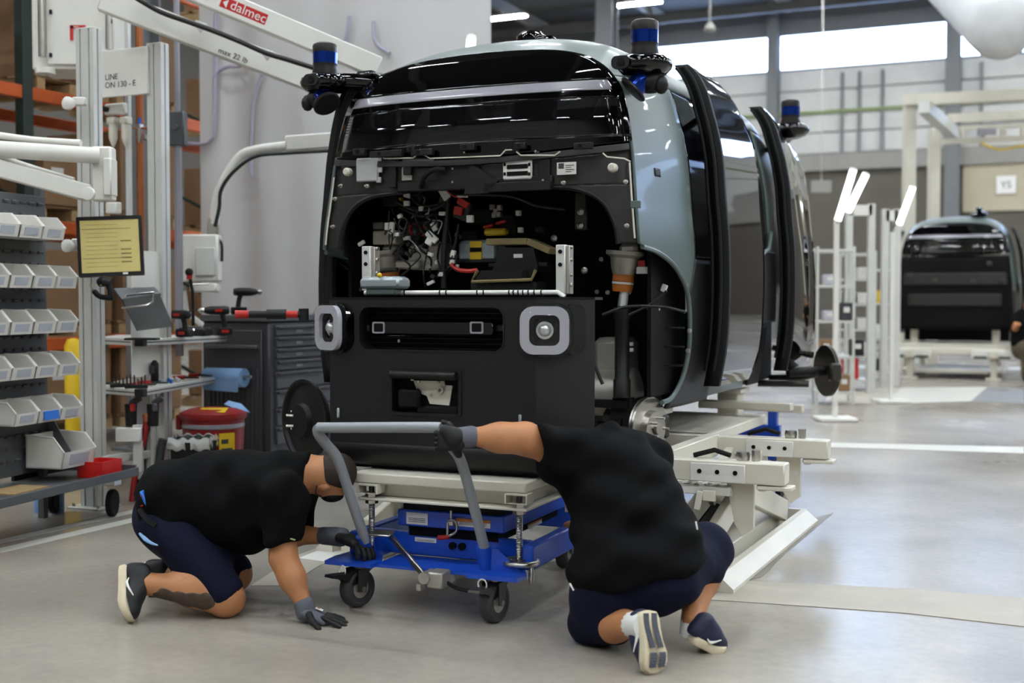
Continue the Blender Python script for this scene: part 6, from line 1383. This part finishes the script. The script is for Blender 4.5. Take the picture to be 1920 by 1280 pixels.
# body: one surface under the clothes
calf1 = kn1 * .62 + an1 * .38 + np.array([0, 0, .012]); calf2 = kn2 * .62 + an2 * .38
prA = [('e', pelv, (.16, .17, .15)), ('e', belly, (.2, .19, .17)), ('e', chest, (.15, .2, .15)), ('c', hip1, kn1, .105, .07), ('c', hip2, kn2, .105, .07), ('c', kn1, calf1, .068, .066), ('c', calf1, an1, .066, .04), ('c', kn2, calf2, .068, .066), ('c', calf2, an2, .066, .04),
       ('c', chest, sh1, .1, .075), ('c', chest, sh2, .1, .075), ('c', sh1, el1, .065, .05), ('c', el1, el1 * .6 + wr1 * .4, .05, .049), ('c', el1 * .6 + wr1 * .4, wr1, .048, .033), ('c', sh2, el2, .062, .048), ('c', el2, wr2, .048, .034),
       ('c', chest + (.03, 0, .06), neck, .085, .07), ('c', neck, px(606, 892, 5.2), .07, .068), ('c', an1, px(245, 1098, 4.97), .04, .04)]
def bodyA(X):
    d = blob(prA, .045)(X)
    Rh = np.stack([np.array((.86, .12, .5)), np.array((-.1, .99, -.05)), np.array((-.5, 0, .86))], 1); Rh, _ = np.linalg.qr(Rh)
    d = smin(d, s_ell(X, head, (.098, .078, .088), Rh), .03); d = smin(d, s_cone(X, head + (-.03, -.0, -.035), head + (-.005, .0, -.075), .06, .045), .03)
    d = smin(d, s_ell(X, head + (.01, .0, -.095), (.016, .015, .02)), .015)      # nose, pointing down
    return d
lo, hi = bounds(prA + [('e', head, (.12, .12, .12))]); net_obj('body', bodyA, lo, hi, .0125, 'skin', A, smooth_it=2)
# clothes
shA = [('e', px(352, 940, 5.2), (.19, .215, .195)), ('e', belly + (.0, 0, -.0), (.24, .235, .222)), ('e', px(470, 936, 5.2), (.2, .23, .215)), ('e', chest + (-.01, 0, -.0), (.19, .235, .165)), ('c', chest, sh1, .13, .095), ('c', chest, sh2, .13, .095), ('c', sh1, px(528, 1012, 4.95), .088, .083), ('c', sh2, px(552, 985, 5.4), .088, .08), ('c', chest + (.02, 0, .05), px(572, 884, 5.2), .11, .085), ('e', px(312, 932, 5.22), (.13, .2, .135))]
sf = fold(.0075, [(18, 6, 22, .3, 1), (-36, 9, 24, 1.1, .6), (19, 14, -41, 2.2, .5), (50, 10, 30, 1, .3)])
hemA = px(272, 935, 5.2); nA = px(262, 930, 5.2) - px(300, 955, 5.2)
# the hem leaves a gap at the waist; the sleeve and collar end cleanly
def shirtA(X):
    d = blob(shA, .05)(X)
    cut = np.maximum(d, (X - px(276, 950, 5.2)) @ (np.array((-.86, 0, -.5))))
    sl = (X - px(526, 1022, 4.95)) @ np.array((.22, -.1, -.97)); near = (np.linalg.norm((X - px(530, 1030, 4.95)) * (1, 1, .6), axis=1) < .16) & (X[:, 1] < 5.1); cut = np.where(near, np.maximum(cut, sl), cut)
    col = (X - px(578, 880, 5.2)) @ np.array((.93, 0, -.1)); return np.maximum(cut, np.where(np.linalg.norm(X - px(590, 886, 5.2), axis=1) < .12, col, -1))
lo, hi = bounds(shA); net_obj('shirt', shirtA, lo, hi, .0135, 'shirt', A, disp=sf, smooth_it=2)
soA = [('e', pelv + (-.0, 0, -.01), (.165, .19, .14)), ('c', hip1, kn1 * .93 + hip1 * .07, .115, .092), ('c', hip2, kn2 * .93 + hip2 * .07, .12, .092), ('e', px(306, 975, 5.2), (.105, .18, .12)), ('c', px(330, 1005, 5.2), px(400, 1045, 5.15), .115, .1)]
kd = (kn1 - hip1); kd /= np.linalg.norm(kd)
net_obj('shorts', blob(soA, .05), *bounds(soA), .0125, 'navy', A, cuts=[(px(430, 1118, 5.0), (.52, 0, -.85)), (px(262, 905, 5.2), (-.35, 0, .93)) if False else (px(300, 880, 5.2), (0, 0, 1))], disp=fold(.004, [(40, 10, 20, 0, 1), (22, -18, 34, 1, .8)]))
# waistband glimpse and belt
a = px(276, 936, 5.06); MB().box(a + (.0, .06, 0), (.012, .2, .085), rotm(0, -.42, 0), .004).build('plaid_waistband', 'blue_tape', A)
for k in range(2): MB().box(a + (-.012, .06, -.02 + .04 * k), (.008, .2, .005), rotm(0, -.42, 0)).build('plaid_stripe', 'label_red', A, 0)
MB().tube([px(262, 955, 5.03), px(275, 972, 5.0), px(292, 986, 4.99)], .012, 6, sub=3).build('belt', 'black_rubber', A)
pr_s = MB(); pr_s.tube([px(262, 1000, 5.02), px(272, 1010, 4.98), px(284, 1018, 4.955), px(296, 1022, 4.945)], [.005, .009, .006, .003], 6, sub=3).build('shorts_print', 'paper_blue', A)
a = px(549, 1011, 4.86); MB().box(a + (0, .0, 0), (.022, .004, .007), rotm(0, .3, 0), .002).build('sleeve_tab', 'stand_light' if False else 'green_pipe', A)
# tattooed band on the calf
mat('tattoo', '#4a3a31', .55, var=.35, scale=40)
ta = kn1 * .45 + an1 * .55; tb = kn1 * .8 + an1 * .2
tt = [('e', kn1 * .35 + an1 * .65 + (0, -.02, -.012), (.065, .045, .036)), ('e', kn1 * .58 + an1 * .42 + (0, -.045, -.012), (.06, .05, .036)), ('e', kn1 * .78 + an1 * .22 + (0, -.05, -.01), (.055, .05, .042))]
def tatt(X):
    b = bodyA(X) - .0015; t = blob(tt, .02)(X) + .003 * np.sin(X @ np.array((110, 60, 70))) ; return np.maximum(b, t)
lo, hi = bounds(tt, .02); net_obj('tattoo', tatt, lo, hi, .005, 'tattoo', A, smooth_it=1)
# hair: short cap over the skull
def hairA(X):
    Rh = np.stack([np.array((.86, .12, .5)), np.array((-.1, .99, -.05)), np.array((-.5, 0, .86))], 1); Rh, _ = np.linalg.qr(Rh)
    d = s_ell(X, head + (.002, 0, .002), (.101, .081, .091), Rh); return np.maximum(d, np.maximum((X - (head + (.0, 0, -.035))) @ np.array((-.35, 0, -.94)), (X - (head + (-.052, 0, 0))) @ np.array((-1., 0, .0))))
lo, hi = bounds([('e', head, (.12, .12, .12))], .02); net_obj('hair', hairA, lo, hi, .006, 'hair', A, smooth_it=1)
e_ = head + (-.028, -.078, -.045); MB().sphere(e_, (.026, .012, .017), 12).build('ear', 'skin_tan', A); MB().tube([e_ + (-.03, .01, .02), e_ + (-.035, .0, -.02), e_ + (-.01, .0, -.035)], .003, 5, sub=3).build('mask_strap', 'black_rubber', A)
skin_of('face_mask', [('e', head + (-.005, 0, -.088), (.05, .055, .028))], .01, .006, 'black_rubber', A)
# shoes
def shoe(par, heel, toe, up, m, sole, S=1.0, socks=None, tread=False):
    """a trainer: heel and toe of the sole line, up points out of the foot"""
    heel = np.asarray(heel, float); toe = np.asarray(toe, float); x = toe - heel; L_ = np.linalg.norm(x); x /= L_; z = np.asarray(up, float); z = z - x * (z @ x); z /= np.linalg.norm(z); y = np.cross(z, x); R = np.stack([x, y, z], 1)
    prof = [(0, .0), (.03, .036), (.12, .043), (.3, .041), (.5, .043), (.68, .054), (.82, .055), (.92, .044), (.985, .022), (1.0, 0)]
    out = [(t * L_, w_) for t, w_ in prof] + [(t * L_, -w_) for t, w_ in prof[1:-1][::-1]]
    def zs(t): return .012 * max(0, (t - .7) / .3) ** 1.5 * 2
    so = MB(); n = len(out); vs_ = []
    for (h, g) in ((-.002, .94), (.004, 1.0), (.022, 1.02), (.03, .97)):
        for (a, b) in out: vs_.append(heel + R @ np.array((L_ / 2 + (a - L_ / 2) * g, b * g, h + zs(a / L_))))
    fs = [tuple(range(n))[::-1], tuple(range(3 * n, 4 * n))] + [(i * n + k, i * n + (k + 1) % n, (i + 1) * n + (k + 1) % n, (i + 1) * n + k) for i in range(3) for k in range(n)]
    so.add(vs_, fs)
    q = lambda t, yy, h: heel + R @ np.array((t * L_, yy, h))
    up_ = [('c', q(.13, 0, .045), q(.13, 0, .085), .036, .034), ('c', q(.13, 0, .05), q(.5, 0, .055), .036, .038), ('c', q(.5, 0, .055), q(.86, 0, .04), .04, .028), ('c', q(.25, 0, .09), q(.55, 0, .065), .03, .03), ('c', q(.6, .012, .045), q(.82, .01, .04), .035, .03), ('c', q(.6, -.012, .045), q(.82, -.01, .04), .035, .03)]
    par = skin_of('shoe', up_, .02, .006, m, par, cuts=[(q(0, 0, .022), -z)]); so.build('sole', sole, par, 50)
    for k in range(4): t = .36 + .08 * k; MB().tube([q(t, -.022, .088 - .05 * (t - .3)), q(t + .03, 0, .1 - .055 * (t - .3)), q(t, .022, .088 - .05 * (t - .3))], .0028, 5, sub=3).build('lace', 'black_rubber' if m == 'shoe_black' else 'shoe_navy', par)
    for sg in (-1, 1): MB().tube([q(.28, sg * .041, .04), q(.4, sg * .046, .034), q(.62, sg * .05, .06), ][:3], [.002, .006, .002], 5, sub=4).build('side_mark', 'text_white', par)
    if tread:
        for (y0, t0, t1, w_) in ((-.02, .06, .62, .024), (.018, .06, .62, .024), (-.022, .68, .94, .028), (.02, .68, .94, .03)):
            for k in range(int((t1 - t0) * 22)):
                t = t0 + k / 22; MB().box(q(t + .02, y0 + .006 * math.sin(t * 7), -.003 + zs(t)), (.0105, w_, .004), R, .001).build('tread_block', 'tread_grey', par)
    return q
shoe(A, px(236, 1062, 4.99) + (-.02, 0, .0), px(226, 1172, 4.87) + (0, 0, .012), px(300, 1080, 4.97) - px(236, 1090, 4.95), 'shoe_black', 'sole_white')
MB().tube([an1 + (.02, 0, -.0), an1 + (-.02, 0, 0), an1 + (-.05, 0, -.0)], [.046, .044, .045], 14).build('sock', 'black_rubber', A, 60)
t2 = an2 + (-.06, 0, -.05); shoe(A, an2 + (-.06, 0, .06), an2 + (-.02, -.05, -.18), np.array((1, 0, .1)), 'shoe_black', 'sole_white')
# gloves
g1 = px(570, 1140, 4.9); g1t = px(648, 1172, 4.86); dd = g1t - g1; dd[2] = -.035
W_, d, n, s, S = hand(A, g1 + (0, 0, -.01), (.93, -.12, -.36), (-.3, .0, -.95), 'glove_grey', .0, size=1.12, thumb_side=-1)
fingers(A, W_, d + np.array((0, 0, .14)), n, s, S, .06, .35, 'glove_black')
skin_of('glove_cuff', [('c', wr1 + (wr1 - el1) * -.06, g1 + (.005, 0, -.015), .04, .04)], .01, .007, 'glove_grey', A)
MB().box(g1 + d * .06 - n * .022, (.03, .02, .002), np.stack([d, s, n], 1)).build('glove_print', 'text_white', A, 0); MB().box(g1 + d * .055 - n * .0232, (.012, .01, .002), np.stack([d, s, n], 1)).build('glove_mark', 'orange_rubber', A, 0)
g2 = px(640, 1006, 5.24); skin_of('glove_cuff', [('c', px(607, 1004, 5.31), g2, .039, .042)], .01, .007, 'glove_grey', A)
W_, d, n, s, S = hand(A, g2, px(672, 1018, 5.18) - g2, (.35, -.4, -.85), 'glove_black', .5, size=1.25, thumb_side=1)
fingers(A, W_, d, n, s, S, .55, .12, 'glove_black')
# ------------------------------------------------ mechanic on the right
Bp = thing('person', 'mechanic in black shirt seen from behind, kneeling on the right and holding the handle', 'person', (0, 0, 0))
hipL = px(1135, 1105, 4.55); hipR = px(1255, 1080, 4.5); knL = px(1118, 1185, 4.62); knL[2] = .08; anL = px(1200, 1172, 4.3); knR = px(1322, 1030, 4.78); anR = px(1298, 1160, 4.52)
pelB = px(1190, 1075, 4.55); midB = px(1180, 980, 4.72); chB = px(1138, 885, 4.92); shL = px(1055, 852, 4.82); shR = px(1215, 870, 5.02); nkB = px(1165, 838, 5.1); hdB = px(1190, 850, 5.26)
elL = px(985, 822, 4.74); wrL = px(880, 818, 4.7); elR = px(1180, 960, 5.2); wrR = px(1110, 985, 5.25)
clL = knL * .6 + anL * .4; clR = knR * .55 + anR * .45 + (0.01, .03, 0)
prB = [('e', pelB + (0, .03, -.02), (.15, .11, .09)), ('e', midB, (.19, .15, .19)), ('e', chB, (.19, .15, .16)), ('c', hipL + (0, .02, 0), knL, .085, .072), ('c', hipR + (0, .02, 0), knR, .085, .072), ('c', knL, clL, .072, .068), ('c', clL, anL, .066, .042), ('c', knR, clR, .072, .068), ('c', clR, anR, .066, .042), ('c', chB, shL, .1, .08), ('c', chB, shR, .1, .08), ('c', shL, elL, .066, .057), ('c', elL, elL * .55 + wrL * .45, .058, .053), ('c', elL * .55 + wrL * .45, wrL, .052, .034), ('c', shR, elR, .066, .05), ('c', elR, wrR, .05, .034), ('c', chB + (0, .05, .05), nkB, .08, .068), ('c', nkB, hdB, .068, .07), ('e', hdB + (.0, .05, -.03), (.08, .1, .095)), ('e', hdB + (0, .1, -.11), (.015, .02, .02)), ('e', wrR + (-.08, .02, 0), (.05, .03, .02))]
skin_of('body', prB, .045, .0125, 'skin', Bp)
def shirtB_prims(): return [('e', px(1192, 1062, 4.57), (.265, .215, .15)), ('e', px(1188, 985, 4.7), (.245, .19, .2)), ('e', px(1162, 915, 4.82), (.225, .185, .2)), ('e', chB, (.215, .17, .18)), ('e', px(1105, 865, 4.86), (.14, .12, .13)), ('e', px(1262, 1035, 4.56), (.12, .15, .11)), ('c', chB, shL, .125, .1), ('c', chB, shR, .125, .1), ('c', shL, px(1008, 838, 4.72), .1, .088), ('c', shR, px(1195, 930, 5.12), .098, .088), ('c', chB + (.02, .03, .06), nkB + (0, -.02, 0), .115, .085)]
sB = shirtB_prims(); fB = blob(sB, .055)
def shirtB(X):
    d = fB(X); sl = (X - px(1012, 838, 4.73)) @ np.array((-.95, -.25, -.05)); near = (X[:, 0] < px(1045, 0, 4.75)[0]); d = np.where(near, np.maximum(d, sl), d)
    hem = (X - px(1190, 1098, 4.4)) @ np.array((.22, .0, -.97)); return np.maximum(d, hem)
net_obj('shirt', shirtB, *bounds(sB), .0135, 'shirt', Bp, disp=fold(.0085, [(14, 8, 34, .3, 1), (-20, 9, 44, 1.1, .6), (40, 5, -24, 2.2, .5), (-38, 20, 50, .4, .3)]))
soB = [('e', pelB + (-.01, 0.02, -.03), (.21, .17, .12)), ('c', hipL, knL * .9 + hipL * .1, .125, .102), ('c', hipR, knR * .97 + hipR * .03, .12, .1), ('c', px(1130, 1118, 4.55), px(1250, 1085, 4.54), .115, .11), ('c', knL + (0, 0, .01), knL * .66 + anL * .34, .095, .085), ('c', knR, knR * .72 + anR * .28, .1, .088)]
net_obj('shorts', blob(soB, .05), *bounds(soB), .0125, 'navy', Bp, cuts=[(px(1147, 1190, 4.48), (.8, -.5, .0)) if False else (px(1300, 1102, 4.6), (.1, 0, -1)) if False else ((0, 0, .004), (0, 0, -1))], disp=fold(.004, [(36, 10, 24, 0, 1), (18, -18, 38, 1, .8)]))
MB().box(px(1072, 1100, 4.4), (.006, .004, .03), rotm(0, -.5, 0), .001).build('hem_tab', 'text_white', Bp); MB().box(px(1306, 985, 4.42), (.006, .004, .03), rotm(0, -.2, 0), .001).build('hem_tab', 'text_white', Bp)
def hairB(X): return np.maximum(s_ell(X, hdB + (0, .05, -.025), (.084, .104, .099)), (X - (hdB + (0, .0, -.02))) @ np.array((0, -.6, -.8)))
lo, hi = bounds([('e', hdB + (0, .05, -.02), (.1, .12, .12))], .02); net_obj('hair', hairB, lo, hi, .008, 'hair', Bp, smooth_it=1)
# shoes and socks: left sole shows to the camera, right stands on its toes
shoe(Bp, px(1216, 1140, 4.3) + (0, -.02, 0), px(1236, 1268, 4.2) + (0, 0, .012), np.array((-.55, .8, .1)), 'shoe_navy', 'sole_white', tread=True)
MB().tube([anL * .75 + knL * .25, anL, anL * 1.12 - knL * .12], [.048, .047, .048], 16).build('sock', 'sock', Bp, 60)
shoe(Bp, px(1290, 1210, 4.47) + (0, 0, .02), px(1345, 1228, 4.53), (.05, -.1, 1), 'shoe_navy', 'sole_white')
MB().tube([anR * .9 + knR * .1 - (0, 0, .02), anR + (0, 0, -.03), anR + (.0, .005, -.055)], [.048, .046, .048], 16).build('sock', 'sock', Bp, 60)
# glove on the handle
skin_of('glove_cuff', [('c', wrL + (wrL - elL) * -.03, px(856, 821, 4.68), .042, .04)], .01, .007, 'glove_grey', Bp)
gB = px(868, 826, 4.665)
W_, d, n, s, S = hand(Bp, gB, px(836, 826, 4.67) - gB, (.25, .95, -.1), 'glove_black', .8, size=.95, thumb_side=-1)
fingers(Bp, W_, d, n, s, S, .95, .04, 'glove_black')
W_2 = px(846, 832, 4.57)
skin_of('glove_back', [('c', px(854, 818, 4.67), px(836, 808, 4.67), .036, .026), ('c', px(850, 826, 4.67), px(860, 852, 4.71), .03, .016)], .03, .006, 'glove_black', Bp)
